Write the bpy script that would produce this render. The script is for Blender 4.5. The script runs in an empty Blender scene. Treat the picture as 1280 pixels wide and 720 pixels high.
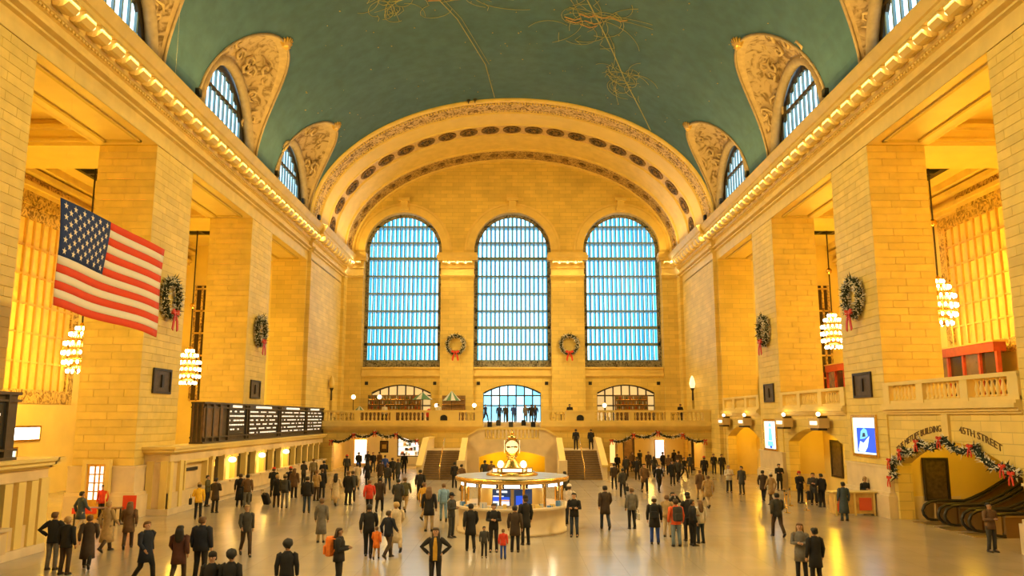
import bpy, bmesh, math, random
from math import sin, cos, pi, sqrt, radians, atan2
from mathutils import Vector, Matrix
random.seed(7)
sc = bpy.context.scene
COL = sc.collection
# ------------------------------------------------------------------ camera
CAM_H = 4.75
cd = bpy.data.cameras.new('camera'); cam = bpy.data.objects.new('camera', cd); COL.objects.link(cam)
cam.location = (0, 0, CAM_H); cam.rotation_euler = (radians(90 + 9.25), 0, 0)
cd.sensor_width = 36; cd.lens = 36 * 995 / 1280; cd.clip_end = 400; cd.clip_start = .1
sc.camera = cam
# ------------------------------------------------------------------ world, exposure
w = bpy.data.worlds.new('sky'); sc.world = w; w.use_nodes = True
bg = w.node_tree.nodes['Background']; bg.inputs[0].default_value = (.60, .87, 1, 1); bg.inputs[1].default_value = 4.2
sc.view_settings.view_transform = 'Standard'; sc.view_settings.look = 'None'
sc.view_settings.gamma = 1; sc.view_settings.use_curve_mapping = False
sc.view_settings.exposure = 0.0
sc.cycles.use_denoising = True
sc.cycles.max_bounces = 7; sc.cycles.diffuse_bounces = 5; sc.cycles.glossy_bounces = 3; sc.cycles.transparent_max_bounces = 12
sc.cycles.sample_clamp_indirect = 6
WARM = (1, .60, .11); AMBER = (1, .575, .012)
def light(name, kind, loc, power, color, rot=(0, 0, 0), size=None, radius=None, parent=None):
    l = bpy.data.lights.new(name, kind); l.energy = power; l.color = color
    if kind == 'AREA': l.shape = 'RECTANGLE'; l.size, l.size_y = size
    elif radius is not None: l.shadow_soft_size = radius
    o = bpy.data.objects.new(name, l); COL.objects.link(o); o.location = loc; o.rotation_euler = rot
    if parent: o.parent = parent
    return o
# lamps hidden in the trough on top of each long cornice wash the vault
for s in (-1, 1):
    light('cornice_cove_light', 'AREA', (s * 17.1, 30, 22.4), 4500, WARM, (radians(180), s * radians(-38), 0), (.5, 76))
    light('end_cornice_cove_light', 'AREA', (s * 16.7, 77, 22.4), 420, WARM, (radians(180), s * radians(-38), 0), (.4, 13))
    # lamps between the modillions throw their light down the frieze
    light('modillion_lamp_light', 'AREA', (s * 17.25, 36, 20.95), 1700, (1, .72, .27), (0, s * radians(28), 0), (.25, 94))
# added fill floods on the cornices, brightening the opposite entablature and the floor
FILL_FLOODS = []
for s in (-1, 1):
    for y, ty in ((12, 16), (27, 30), (42, 45), (57, 60), (70, 78)):
        FILL_FLOODS.append((s, y))
        for tx, tz_, pw, ang, col in ((-s*10.0, 0.0, 12000, 80, (1, .75, .34)), (-s*18.0, 20.3, 13000, 36, (1, .70, .25))):    # one beam to the floor, one to the opposite entablature
            d = Vector((tx, ty, tz_)) - Vector((s*17.1, y, 22.75))
            l = light('fill_flood_beam', 'SPOT', (s*17.1, y, 22.75), pw, col, d.to_track_quat('-Z', 'Y').to_euler(), radius=.25)
            l.data.spot_size = radians(ang); l.data.spot_blend = .9
for s in (-1, 1):                                          # one more added fill pair, only to brighten the far wall
    d = Vector((s*3.0, 84.5, 17.0)) - Vector((s*16.9, 64.5, 22.75))
    l = light('far_wall_fill_beam', 'SPOT', (s*16.9, 64.5, 22.75), 5200, (1, .62, .15), d.to_track_quat('-Z', 'Y').to_euler(), radius=.25)
    l.data.spot_size = radians(75); l.data.spot_blend = .9; FILL_FLOODS.append((s, 64.5))
# ------------------------------------------------------------------ mesh helpers
def wloc(o):
    p = Vector(o.location)
    while o.parent is not None: o = o.parent; p = p + o.location
    return p
class MB:
    def __init__(s): s.v = []; s.f = []
    def quad(s, a, b, c, d):
        n = len(s.v); s.v += [tuple(a), tuple(b), tuple(c), tuple(d)]; s.f.append((n, n+1, n+2, n+3))
    def poly(s, pts):
        n = len(s.v); s.v += [tuple(p) for p in pts]; s.f.append(tuple(range(n, n+len(pts))))
    def box(s, x0, x1, y0, y1, z0, z1):
        n = len(s.v)
        s.v += [(x0,y0,z0),(x1,y0,z0),(x1,y1,z0),(x0,y1,z0),(x0,y0,z1),(x1,y0,z1),(x1,y1,z1),(x0,y1,z1)]
        s.f += [(n,n+3,n+2,n+1),(n+4,n+5,n+6,n+7),(n,n+1,n+5,n+4),(n+1,n+2,n+6,n+5),(n+2,n+3,n+7,n+6),(n+3,n,n+4,n+7)]
        return s
    def rings(s, rings, closed=True, caps=True):
        n = len(s.v); k = len(rings[0])
        for r in rings: s.v += [tuple(p) for p in r]
        for i in range(len(rings)-1):
            a = n+i*k; b = a+k
            for j in range(k if closed else k-1):
                j2 = (j+1) % k
                s.f.append((a+j, a+j2, b+j2, b+j))
        if caps and closed:
            s.f.append(tuple(range(n+k-1, n-1, -1))); m = n+(len(rings)-1)*k; s.f.append(tuple(range(m, m+k)))
        return s
    def tube(s, path, rad, n=8, caps=True):
        path = [Vector(p) for p in path]; R = []
        if not hasattr(rad, '__len__'): rad = [rad]*len(path)
        up = None
        for i, p in enumerate(path):
            t = (path[min(i+1, len(path)-1)] - path[max(i-1, 0)]).normalized()
            if up is None:
                up = Vector((0, 0, 1)) if abs(t.z) < .9 else Vector((1, 0, 0))
            a = t.cross(up)
            if a.length < 1e-5: a = t.orthogonal()
            a.normalize(); b = a.cross(t); up = b
            R.append([p + (a*cos(2*pi*k/n) + b*sin(2*pi*k/n))*rad[i] for k in range(n)])
        return s.rings(R, True, caps)
    def lathe(s, prof, n=12, c=(0, 0, 0), caps=True):
        return s.rings([[(c[0]+r*cos(2*pi*k/n), c[1]+r*sin(2*pi*k/n), c[2]+z) for k in range(n)] for r, z in prof], True, caps)
    def ball(s, c, r, n=10, m=6):
        if not hasattr(r, '__len__'): r = (r, r, r)
        return s.rings([[(c[0]+r[0]*sin(pi*i/m)*cos(2*pi*k/n), c[1]+r[1]*sin(pi*i/m)*sin(2*pi*k/n), c[2]-r[2]*cos(pi*i/m)) for k in range(n)]
                        for i in [.12]+list(range(1, m))+[m-.12]], True, True)
    def ring(s, c, ax, ay, ro, ri, th, n=20):
        """flat annulus with thickness, spanned by unit vectors ax, ay"""
        c = Vector(c); ax = Vector(ax); ay = Vector(ay); nz = ax.cross(ay)*th
        R = []
        for k in range(n+1):
            d = ax*cos(2*pi*k/n)+ay*sin(2*pi*k/n)
            R.append([c+d*ri, c+d*ro, c+d*ro+nz, c+d*ri+nz])
        return s.rings(R, True, False)
    def build(s, name, mat=None, parent=None, smooth=False, kind=None, label=None):
        me = bpy.data.meshes.new(name); me.from_pydata([tuple(p) for p in s.v], [], s.f)
        if smooth: me.polygons.foreach_set('use_smooth', [True]*len(me.polygons))
        if mat: me.materials.append(mat)
        o = bpy.data.objects.new(name, me); COL.objects.link(o)
        if parent is not None:
            o.parent = parent; o.location = -wloc(parent)
        if kind: o['kind'] = kind
        if label: o['label'] = label
        return o
def tag(o, label, cat=None, group=None, kind=None):
    o['label'] = label
    if cat: o['category'] = cat
    if group: o['group'] = group
    if kind: o['kind'] = kind
    return o
def empty(name, loc=(0, 0, 0), label=None, cat=None, group=None, kind=None):
    o = bpy.data.objects.new(name, None); COL.objects.link(o); o.location = loc; o.empty_display_size = .2
    if label: tag(o, label, cat, group, kind)
    return o
def inst(mesh_obj, name, loc, parent=None, scale=None, rot=None):
    """another object on the same mesh data"""
    o = bpy.data.objects.new(name, mesh_obj.data if hasattr(mesh_obj, 'data') else mesh_obj); COL.objects.link(o)
    o.location = Vector(loc) - (wloc(parent) if parent is not None else Vector())
    if parent is not None: o.parent = parent
    if scale: o.scale = scale
    if rot: o.rotation_euler = rot
    return o
def mesh_of(mb, name, mat=None, smooth=False):
    me = bpy.data.meshes.new(name); me.from_pydata([tuple(p) for p in mb.v], [], mb.f)
    if smooth: me.polygons.foreach_set('use_smooth', [True]*len(me.polygons))
    if mat: me.materials.append(mat)
    return me
def copy_tree(o, parent=None):
    c = o.copy(); COL.objects.link(c)
    if parent is not None: c.parent = parent
    for ch in o.children: copy_tree(ch, c)
    return c
def strip_wall(mb, u0, u1, zbot, ztop, holes, M, depth=.6, n=16):
    """wall with arched holes (cu, half, zb, zs, rise); M(u, w, z) maps wall coordinates to the world, w runs into the wall"""
    zt = ztop if callable(ztop) else (lambda u: ztop)
    us = {u0, u1}
    for (c, h, zb, zs, r) in holes:
        for k in range(n+1): us.add(c - h*cos(pi*k/n))
    if callable(ztop):
        for k in range(25): us.add(u0+(u1-u0)*k/24)
    us = sorted(us)
    def top(hh, u):
        c, h, zb, zs, r = hh; q = max(0, 1-((u-c)/h)**2); return zs + r*(sqrt(q) if r > .6*h else q)   # round or segmental head
    for a, b in zip(us, us[1:]):
        if b-a < 1e-5: continue
        m = (a+b)/2; hs = sorted([h for h in holes if abs(m-h[0]) < h[1]], key=lambda h: h[2])
        la, lb = zbot, zbot
        for h in hs:
            if h[2] > zbot+1e-4: mb.quad(M(a,0,la), M(b,0,lb), M(b,0,h[2]), M(a,0,h[2]))
            la, lb = top(h, a), top(h, b)
            mb.quad(M(a,0,la), M(a,depth,la), M(b,depth,lb), M(b,0,lb))
            if h[2] > zbot+1e-4: mb.quad(M(a,0,h[2]), M(b,0,h[2]), M(b,depth,h[2]), M(a,depth,h[2]))
        mb.quad(M(a,0,la), M(b,0,lb), M(b,0,zt(b)), M(a,0,zt(a)))
    for h in holes:
        for sg in (-1, 1):
            u = h[0]+sg*h[1]
            mb.quad(M(u,0,h[2]), M(u,depth,h[2]), M(u,depth,h[3]), M(u,0,h[3]))
    return mb
# ------------------------------------------------------------------ materials
def nt(name):
    m = bpy.data.materials.new(name); m.use_nodes = True
    t = m.node_tree; return m, t, t.nodes['Principled BSDF']
def N(t, typ, **kw):
    n = t.nodes.new(typ)
    for k, v in kw.items():
        if k in n.inputs: n.inputs[k].default_value = v
        else: setattr(n, k, v)
    return n
def mixc(t, fac, a, b, mode='MIX'):
    n = t.nodes.new('ShaderNodeMix'); n.data_type = 'RGBA'; n.blend_type = mode
    for sock, val in ((n.inputs[0], fac), (n.inputs[6], a), (n.inputs[7], b)):
        if hasattr(val, 'is_linked'): t.links.new(val, sock)
        elif isinstance(val, (int, float)): sock.default_value = val
        else: sock.default_value = (*val, 1)
    return n.outputs[2]
def plain(name, col, rough=.6, metal=0, var=.0, scale=3, bump=0, rnd=0, emit=None, es=0, spec=None):
    """principled with optional noise variation, per-object variation and fine relief"""
    m, t, p = nt(name); p.inputs['Roughness'].default_value = rough; p.inputs['Metallic'].default_value = metal
    p.inputs['Base Color'].default_value = (*col, 1)
    if spec is not None: p.inputs['Specular IOR Level'].default_value = spec
    c = None
    if var or bump:
        g = N(t, 'ShaderNodeNewGeometry'); no = N(t, 'ShaderNodeTexNoise', Scale=scale, Detail=5.0)
        t.links.new(g.outputs['Position'], no.inputs['Vector'])
    if var:
        r = N(t, 'ShaderNodeMapRange'); r.inputs[1].default_value = .3; r.inputs[2].default_value = .7
        t.links.new(no.outputs[0], r.inputs[0])
        c = mixc(t, r.outputs[0], [x*(1-var) for x in col], [min(1, x*(1+var)) for x in col])
    if rnd:
        oi = N(t, 'ShaderNodeObjectInfo'); r2 = N(t, 'ShaderNodeMapRange'); r2.inputs[3].default_value = 1-rnd; r2.inputs[4].default_value = 1+rnd*.6
        t.links.new(oi.outputs['Random'], r2.inputs[0])
        hs = N(t, 'ShaderNodeHueSaturation'); t.links.new(r2.outputs[0], hs.inputs['Value'])
        if c is not None: t.links.new(c, hs.inputs['Color'])
        else: hs.inputs['Color'].default_value = (*col, 1)
        c = hs.outputs[0]
    if c is not None: t.links.new(c, p.inputs['Base Color'])
    if bump:
        b = N(t, 'ShaderNodeBump', Strength=min(1, bump), Distance=.05*max(1, bump)); t.links.new(no.outputs[0], b.inputs['Height']); t.links.new(b.outputs[0], p.inputs['Normal'])
    if emit:
        p.inputs['Emission Color'].default_value = (*emit, 1); p.inputs['Emission Strength'].default_value = es
    return m
def ashlar(name, col, bw=1.3, bh=.42, mortar=.018, dark=.72):
    """stone laid in courses: u = x + y runs along any axis-aligned wall, v = z"""
    m, t, p = nt(name); p.inputs['Roughness'].default_value = .55
    g = N(t, 'ShaderNodeNewGeometry'); sx = N(t, 'ShaderNodeSeparateXYZ'); t.links.new(g.outputs['Position'], sx.inputs[0])
    ad = N(t, 'ShaderNodeMath', operation='ADD'); t.links.new(sx.outputs[0], ad.inputs[0]); t.links.new(sx.outputs[1], ad.inputs[1])
    cx = N(t, 'ShaderNodeCombineXYZ'); t.links.new(ad.outputs[0], cx.inputs[0]); t.links.new(sx.outputs[2], cx.inputs[1])
    br = N(t, 'ShaderNodeTexBrick', Scale=1.0); br.inputs['Brick Width'].default_value = bw; br.inputs['Row Height'].default_value = bh
    br.inputs['Mortar Size'].default_value = mortar; br.inputs['Mortar Smooth'].default_value = .3; br.inputs['Bias'].default_value = 0
    br.inputs['Color1'].default_value = (*[min(1, x*1.06) for x in col], 1); br.inputs['Color2'].default_value = (*[x*.9 for x in col], 1)
    br.inputs['Mortar'].default_value = (*[x*dark for x in col], 1)
    t.links.new(cx.outputs[0], br.inputs['Vector'])
    no = N(t, 'ShaderNodeTexNoise', Scale=.6, Detail=6.0); t.links.new(g.outputs['Position'], no.inputs['Vector'])
    r = N(t, 'ShaderNodeMapRange'); r.inputs[1].default_value = .3; r.inputs[2].default_value = .7; r.inputs[3].default_value = .88; r.inputs[4].default_value = 1.08
    t.links.new(no.outputs[0], r.inputs[0])
    c = mixc(t, 1.0, br.outputs['Color'], r.outputs[0], 'MULTIPLY')
    t.links.new(c, p.inputs['Base Color'])
    b = N(t, 'ShaderNodeBump', Strength=.4, Distance=.02); b.invert = True
    t.links.new(br.outputs['Fac'], b.inputs['Height']); t.links.new(b.outputs[0], p.inputs['Normal'])
    return m
def relief(name, col, dark, scale, thresh=.5, bump=1.2, rough=.6):
    """carved ornament: darker colour in the hollows of a scroll-like relief"""
    m, t, p = nt(name); p.inputs['Roughness'].default_value = rough
    g = N(t, 'ShaderNodeNewGeometry'); no = N(t, 'ShaderNodeTexNoise', Scale=scale, Detail=4.0, Distortion=2.2)
    t.links.new(g.outputs['Position'], no.inputs['Vector'])
    r = N(t, 'ShaderNodeMapRange'); r.inputs[1].default_value = thresh-.12; r.inputs[2].default_value = thresh+.05
    t.links.new(no.outputs[0], r.inputs[0])
    t.links.new(mixc(t, r.outputs[0], dark, col), p.inputs['Base Color'])
    b = N(t, 'ShaderNodeBump', Strength=1.0, Distance=.12*bump); t.links.new(no.outputs[0], b.inputs['Height']); t.links.new(b.outputs[0], p.inputs['Normal'])
    return m
def glow(name, col, s):
    m, t, p = nt(name); p.inputs['Base Color'].default_value = (*col, 1)
    p.inputs['Emission Color'].default_value = (*col, 1); p.inputs['Emission Strength'].default_value = s; return m
def pane_mat(name, a, b):
    """window glass: tinted, see-through, a little reflective; every pane has its own tint"""
    m = bpy.data.materials.new(name); m.use_nodes = True; t = m.node_tree; t.nodes.remove(t.nodes['Principled BSDF'])
    oi = N(t, 'ShaderNodeObjectInfo'); tr = N(t, 'ShaderNodeBsdfTransparent'); gl = N(t, 'ShaderNodeBsdfGlossy', Roughness=.4)
    t.links.new(mixc(t, oi.outputs['Random'], a, b), tr.inputs[0])
    mx = N(t, 'ShaderNodeMixShader'); mx.inputs[0].default_value = .03
    t.links.new(tr.outputs[0], mx.inputs[1]); t.links.new(gl.outputs[0], mx.inputs[2])
    t.links.new(mx.outputs[0], t.nodes['Material Output'].inputs[0]); return m
STONE = (.76, .565, .155)
M = {}
M['stone'] = ashlar('buff_ashlar', STONE)
M['block'] = plain('buff_stone_block', STONE, .55, var=.08, scale=1.6, rnd=.09)
M['joint'] = plain('stone_joint', [x*.8 for x in STONE], .8)
M['trim'] = plain('carved_stone', (.76, .57, .19), .5, var=.08, scale=1.2)
M['cream'] = plain('cream_stone', (.78, .595, .20), .5, var=.05, scale=.8)
M['marble'] = plain('pale_marble', (.73, .59, .38), .3, var=.1, scale=1.3)
M['relief'] = relief('carved_relief', (.72, .53, .28), (.16, .09, .03), 1.9, .50)
M['lunette'] = relief('lunette_relief', (.42, .31, .19), (.16, .10, .045), 1.1, .47, 1.0)
M['dulltan'] = plain('dull_tan_plaster', (.46, .34, .20), .7, var=.12)
M['dullgrey'] = plain('weathered_stone_roll', (.34, .26, .17), .7, var=.15)
M['leafband'] = relief('leaf_band', (.60, .42, .18), (.16, .09, .03), 2.6, .5)
M['lattice'] = relief('bronze_lattice', (.30, .28, .22), (.045, .04, .035), 3.2, .5, .6)
M['iron'] = plain('dark_bronze', (.055, .042, .03), .45, .5, var=.2)
M['steel'] = plain('blue_grey_steel', (.16, .26, .32), .45, .0)
M['brass'] = plain('polished_brass', (.85, .55, .16), .25, 1, var=.1)
M['gold'] = plain('gilding', (.75, .5, .14), .4, .6)
M['wood'] = plain('brown_wood', (.17, .095, .04), .5, var=.25, scale=4)
M['bulb'] = glow('warm_bulb', (1, .76, .36), 1.6)
M['globe'] = glow('lamp_globe', (1, .84, .52), 4)
M['whitelamp'] = glow('white_lamp', (1, .95, .85), 6)
M['medal'] = relief('dark_medallion', (.30, .18, .06), (.05, .028, .01), 3.2, .5)
M['opal'] = glow('opal_shade', (1, .8, .45), 1.2)
M['stair_stone'] = plain('worn_stair_stone', (.30, .20, .10), .6, var=.15)
M['nosing'] = plain('dark_nosing', (.10, .065, .035), .6)
M['black'] = plain('black', (.012, .012, .013), .5)
M['pane'] = pane_mat('daylight_glass', (.72, .9, .98), (1, 1, 1))
M['bluepane'] = pane_mat('blue_glass_strip', (.14, .46, .58), (.22, .56, .68))
M['warmpane'] = plain('lit_amber_window', (.5, .35, .15), .3, rnd=.4, emit=(1, .68, .26), es=.7)
M['doorpane'] = pane_mat('door_glass', (.16, .42, .52), (.62, .72, .70))
M['clearpane'] = pane_mat('clear_glass', (.9, .92, .92), (.97, .97, .95))
M['pane_sky'] = pane_mat('skylight_glass', (.25, .3, .33), (.5, .55, .6))
M['gilt_relief'] = relief('gilt_relief', (.70, .47, .14), (.22, .12, .03), 2.2, .5)
M['medal_ground'] = plain('gold_ground', (.66, .46, .2), .5, var=.2, scale=4)
M['amberpane'] = plain('amber_glass', (.85, .62, .18), .25, var=.1)
def ceiling_mat():
    m, t, p = nt('teal_painted_vault'); p.inputs['Roughness'].default_value = .8
    g = N(t, 'ShaderNodeNewGeometry')
    n1 = N(t, 'ShaderNodeTexNoise', Scale=.13, Detail=7.0); n2 = N(t, 'ShaderNodeTexNoise', Scale=1.1, Detail=5.0)
    for n_ in (n1, n2): t.links.new(g.outputs['Position'], n_.inputs['Vector'])
    r = N(t, 'ShaderNodeMapRange'); r.inputs[1].default_value = .35; r.inputs[2].default_value = .7; t.links.new(n1.outputs[0], r.inputs[0])
    r2 = N(t, 'ShaderNodeMapRange'); r2.inputs[1].default_value = .35; r2.inputs[2].default_value = .7; r2.inputs[3].default_value = .86; r2.inputs[4].default_value = 1.1; t.links.new(n2.outputs[0], r2.inputs[0])
    c = mixc(t, r.outputs[0], (.047, .128, .20), (.064, .15, .23))
    t.links.new(mixc(t, 1.0, c, r2.outputs[0], 'MULTIPLY'), p.inputs['Base Color'])
    return m
M['teal'] = ceiling_mat()
def floor_mat():
    m, t, p = nt('polished_marble_floor')
    g = N(t, 'ShaderNodeNewGeometry')
    br = N(t, 'ShaderNodeTexBrick', Scale=1.0, offset=.0); br.inputs['Brick Width'].default_value = 1.2; br.inputs['Row Height'].default_value = 1.2
    br.inputs['Mortar Size'].default_value = .012; br.inputs['Color1'].default_value = (.44, .375, .29, 1); br.inputs['Color2'].default_value = (.41, .35, .27, 1); br.inputs['Mortar'].default_value = (.36, .30, .22, 1)
    t.links.new(g.outputs['Position'], br.inputs['Vector'])
    no = N(t, 'ShaderNodeTexNoise', Scale=.35, Detail=6.0, Distortion=.3); t.links.new(g.outputs['Position'], no.inputs['Vector'])
    r = N(t, 'ShaderNodeMapRange'); r.inputs[1].default_value = .3; r.inputs[2].default_value = .7; r.inputs[3].default_value = .9; r.inputs[4].default_value = 1.06; t.links.new(no.outputs[0], r.inputs[0])
    t.links.new(mixc(t, 1.0, br.outputs['Color'], r.outputs[0], 'MULTIPLY'), p.inputs['Base Color'])
    rr = N(t, 'ShaderNodeMapRange'); rr.inputs[1].default_value = .3; rr.inputs[2].default_value = .7; rr.inputs[3].default_value = .20; rr.inputs[4].default_value = .22; t.links.new(no.outputs[0], rr.inputs[0])
    t.links.new(rr.outputs[0], p.inputs['Roughness']); p.inputs['Specular IOR Level'].default_value = .6
    return m
M['floor'] = floor_mat()
# ================================================================== THE HALL
XW, XP, XO = 18.3, 21.3, 29.5          # concourse face, back of the piers, outer wall of the side aisles
ZA, ZC = 18.66, 22.2                   # soffit of the openings, top of the long cornice
YB, YF, YE = -12.0, 84.5, 69.6         # wall behind the camera, far wall, last opening ends
AV, BV = 18.2, 11.5                    # half axes of the vault
PIERS = [9.0, 24.2, 39.4, 54.7]; PW = 4.65
YA = 69.3
o = MB().box(-31, 31, YB, 92, -.3, 0).build('floor', M['floor']); tag(o, 'polished marble floor of the great hall', kind='structure')
# ---- long entablatures
PROF = [(0, ZA), (0, 19.42), (.20, 19.46), (.20, 19.56), (.05, 19.60), (.05, 19.66), (.32, 19.74), (.34, 19.86), (.06, 19.93), (.06, 20.32),
        (.16, 20.36), (.16, 20.47), (.28, 20.52), (.34, 20.62), (.34, 21.06), (1.02, 21.08), (1.02, 21.32), (1.12, 21.36), (1.28, 21.62), (1.34, 21.74), (1.34, 21.86), (1.05, 21.95), (.9, ZC), (-.9, ZC)]
mod = MB()
mod.rings([[(-.24, 0, .1), (.24, 0, .1), (.24, 0, .43), (-.24, 0, .43)], [(-.26, .3, .0), (.26, .3, .0), (.26, .3, .43), (-.26, .3, .43)],
           [(-.27, .45, .03), (.27, .45, .03), (.27, .45, .43), (-.27, .45, .43)], [(-.25, .62, .2), (.25, .62, .2), (.25, .62, .43), (-.25, .62, .43)]])
mod.tube([(-.27, .18, .16), (.27, .18, .16)], .13, 8)
MODILLION = mesh_of(mod, 'modillion', M['cream'])
BULB = mesh_of(MB().ball((0, 0, 0), .15, 8, 5), 'bulb', M['bulb'], True)
for s in (-1, 1):
    side = 'left' if s < 0 else 'right'
    e = empty('trim_%d' % (1 if s < 0 else 2), (s*XW, 30, ZA), 'long carved stone entablature with a row of lit modillions along the %s wall' % side, kind='structure')
    mb = MB()
    X = lambda i, s=s: s*(XW-i)
    mb.rings([[(X(i), YB, z) for i, z in PROF], [(X(i), YA+.6, z) for i, z in PROF]], False, False)
    P2 = [(i+.35 if z < 22.1 else i, z) for i, z in PROF]; P2[-1] = (-.9, ZC)
    mb.poly([(X(i), YA+.6, z) for i, z in P2]+[(X(-.9), YA+.6, ZA)])
    mb.rings([[(X(i), YA+.6, z) for i, z in P2], [(X(i), YF-.6, z) for i, z in P2]], False, False)
    mb.build('entablature', M['trim'], e)
    mb = MB()                                            # back and soffit of the beam over the openings
    mb.box(min(X(0), X(-3)), max(X(0), X(-3)), YB, YE+.3, ZA, ZA+.02)
    mb.quad((X(-3), YB, ZA), (X(-3), YE, ZA), (X(-3), YE, 24), (X(-3), YB, 24))
    mb.build('beam_soffit', M['cream'], e)
    for y0, y1 in zip([PIERS[0]+PW, PIERS[1]+PW, PIERS[2]+PW, PIERS[3]+PW], PIERS[1:]+[YE]):   # recessed panel mouldings under each beam
        mb = MB(); x0, x1 = sorted((X(-.55), X(-2.45)))
        for (a, b, c, d) in ((x0, x1, y0+.6, y0+.78), (x0, x1, y1-.78, y1-.6), (x0, x0+.16, y0+.6, y1-.6), (x1-.16, x1, y0+.6, y1-.6)):
            mb.box(a, b, c, d, ZA-.1, ZA)
        mb.build('soffit_moulding', M['joint'], e)
    mb = MB(); y = YB+.2                                 # bead row, too small to pick apart singly
    while y < YF-.7:
        i = .16+(.35 if y > YA+.6 else 0); x0, x1 = sorted((X(i), X(i+.1))); mb.box(x0, x1, y, y+.14, 20.37, 20.46); y += .26
    d_ = mb.build('dentil_course', M['cream'], e, kind='stuff')
    n = int((YF-1-YB)/1.27)
    for k in range(n):
        y = YB+.6+k*1.27; br = .35 if y > YA+.6 else 0
        inst(MODILLION, 'modillion', (X(.34+br), y, 20.56), e, rot=(0, 0, (pi/2 if s > 0 else -pi/2)), scale=(1.6, 1.1, 1.15))
        if 5 < y: inst(BULB, 'bulb', (X(.72+br), y+.635, 20.9), e)
# ---- piers with their stone blocks
BLK = {}
def block_mesh(w, h, ax):
    key = (round(w, 2), ax)
    if key not in BLK:
        g, c, d = .006, .008, .07
        a, b = (0+g, w-g), (0+g, h-g)
        P = lambda u, v, q: (u, -q, v) if ax == 'y' else (-q, u, v)
        mb = MB(); r0 = [P(a[0], b[0], -d), P(a[1], b[0], -d), P(a[1], b[1], -d), P(a[0], b[1], -d)]
        r1 = [P(a[0], b[0], -c), P(a[1], b[0], -c), P(a[1], b[1], -c), P(a[0], b[1], -c)]
        r2 = [P(a[0]+c, b[0]+c*.7, 0), P(a[1]-c, b[0]+c*.7, 0), P(a[1]-c, b[1]-c*.7, 0), P(a[0]+c, b[1]-c*.7, 0)]
        mb.rings([r0, r1, r2], True, False); mb.poly(r2)
        BLK[key] = mesh_of(mb, 'stone_block', M['block'])
    return BLK[key]
def lay(w, row):
    L = [1.5 if row % 2 == 0 else (.75, 1.05)[row//2 % 2]]
    while sum(L) < w-1e-6: L.append(1.5)
    L[-1] -= sum(L)-w
    if L[-1] < .3: L[-2] += L[-1]; L.pop()
    return L
pn = {24.2: 'nearest', 39.4: 'middle', 54.7: 'farthest'}
pier_of = {}
for s in (-1, 1):
    side = 'left' if s < 0 else 'right'
    for y0 in PIERS:
        near = y0 < 10
        lab = 'tall buff stone pier on the %s side, %s' % (side, {9.0: 'closest to the viewpoint', 24.2: 'first at the edge of the picture', 39.4: 'second, with a large wreath', 54.7: 'third, with a smaller distant wreath'}[y0])
        e = empty('stone_pier', (s*XW, y0, 0), lab, 'pillar', 'stone piers of the hall', kind='structure'); pier_of[(s, y0)] = e
        q = .05 if not near else 0
        x0, x1 = sorted((s*(XW+q), s*XP)); mb = MB().box(x0, x1, y0+q, y0+PW, 0, ZA); mb.build('core', M['joint'] if not near else M['stone'], e)
        for (z0, z1, g) in ((0, 1.05, .34), (1.05, 1.2, .26), (1.2, 2.35, .14), (2.35, 2.45, .2)):
            x0, x1 = sorted((s*(XW-g), s*(XP+.1))); MB().box(x0, x1, y0-g, y0+PW+g, z0, z1).build('plinth' if z0 < 1 else 'dado', M['marble'], e)
        if near: continue
        h = .368
        for r in range(44):
            z = 2.45+r*h; u = 0
            for wd in lay(3.0, r):
                xx = XW+u if s > 0 else -(XW+u+wd)
                inst(block_mesh(wd, h, 'y'), 'stone_block', (xx, y0, z), e); u += wd
            u = .05
            for wd in lay(PW-.05, r+1):
                bm_ = block_mesh(wd, h, 'x')
                if s > 0: inst(bm_, 'stone_block', (XW, y0+u, z), e)
                else: inst(bm_, 'stone_block', (-XW, y0+u+wd, z), e, rot=(0, 0, pi))
                u += wd
# ---- solid ends of the long walls
for s in (-1, 1):
    side = 'left' if s < 0 else 'right'
    mb = MB(); Mw = lambda u, w_, z, s=s: (s*(XW-.35*(u > YE+.25)+w_), u, z)
    strip_wall(mb, YE+.3, YF, 0, ZA+.1, [(79.6, .55, 5.6 if s > 0 else 5.4, 8.0, .3)], lambda u, w_, z, s=s: (s*(XW-.35+w_), u, z), .5)
    x0, x1 = sorted((s*(XW-.35), s*XP)); mb.quad((x0, YE+.3, 0), (x1, YE+.3, 0), (x1, YE+.3, ZA), (x0, YE+.3, ZA))
    x0, x1 = sorted((s*XW, s*XP)); mb.box(x0, x1, YE, YE+.4, 0, ZA)
    x0, x1 = sorted((s*XW, s*(XW+.1))); mb.box(x0, x1, YB, PIERS[0], 0, ZA+.1)
    w_ = mb.build('wall_%s' % side, M['stone']); tag(w_, 'plain stone end of the %s long wall beside the great windows' % side, kind='structure')
    dx = s*(XW-.35+.4)
    d_ = MB().box(dx-.05, dx+.05, 79.0, 80.2, 5.4, 8.4).build('niche_door', M['wood'], w_)
    # pilaster strip on the corner
    x0, x1 = sorted((s*(XW-.65), s*XW)); MB().box(x0, x1, 82.6, YF, 0, 19.5).build('pilaster_strip', M['stone'], w_)
# ---- wall behind the viewpoint, closing the hall
mb = MB(); strip_wall(mb, -XO, XO, 0, 34.5, [], lambda u, w_, z: (u, YB-w_, z), .8)
o = mb.build('wall_back', M['stone']); tag(o, 'plain stone wall behind the viewpoint', kind='structure')
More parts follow.
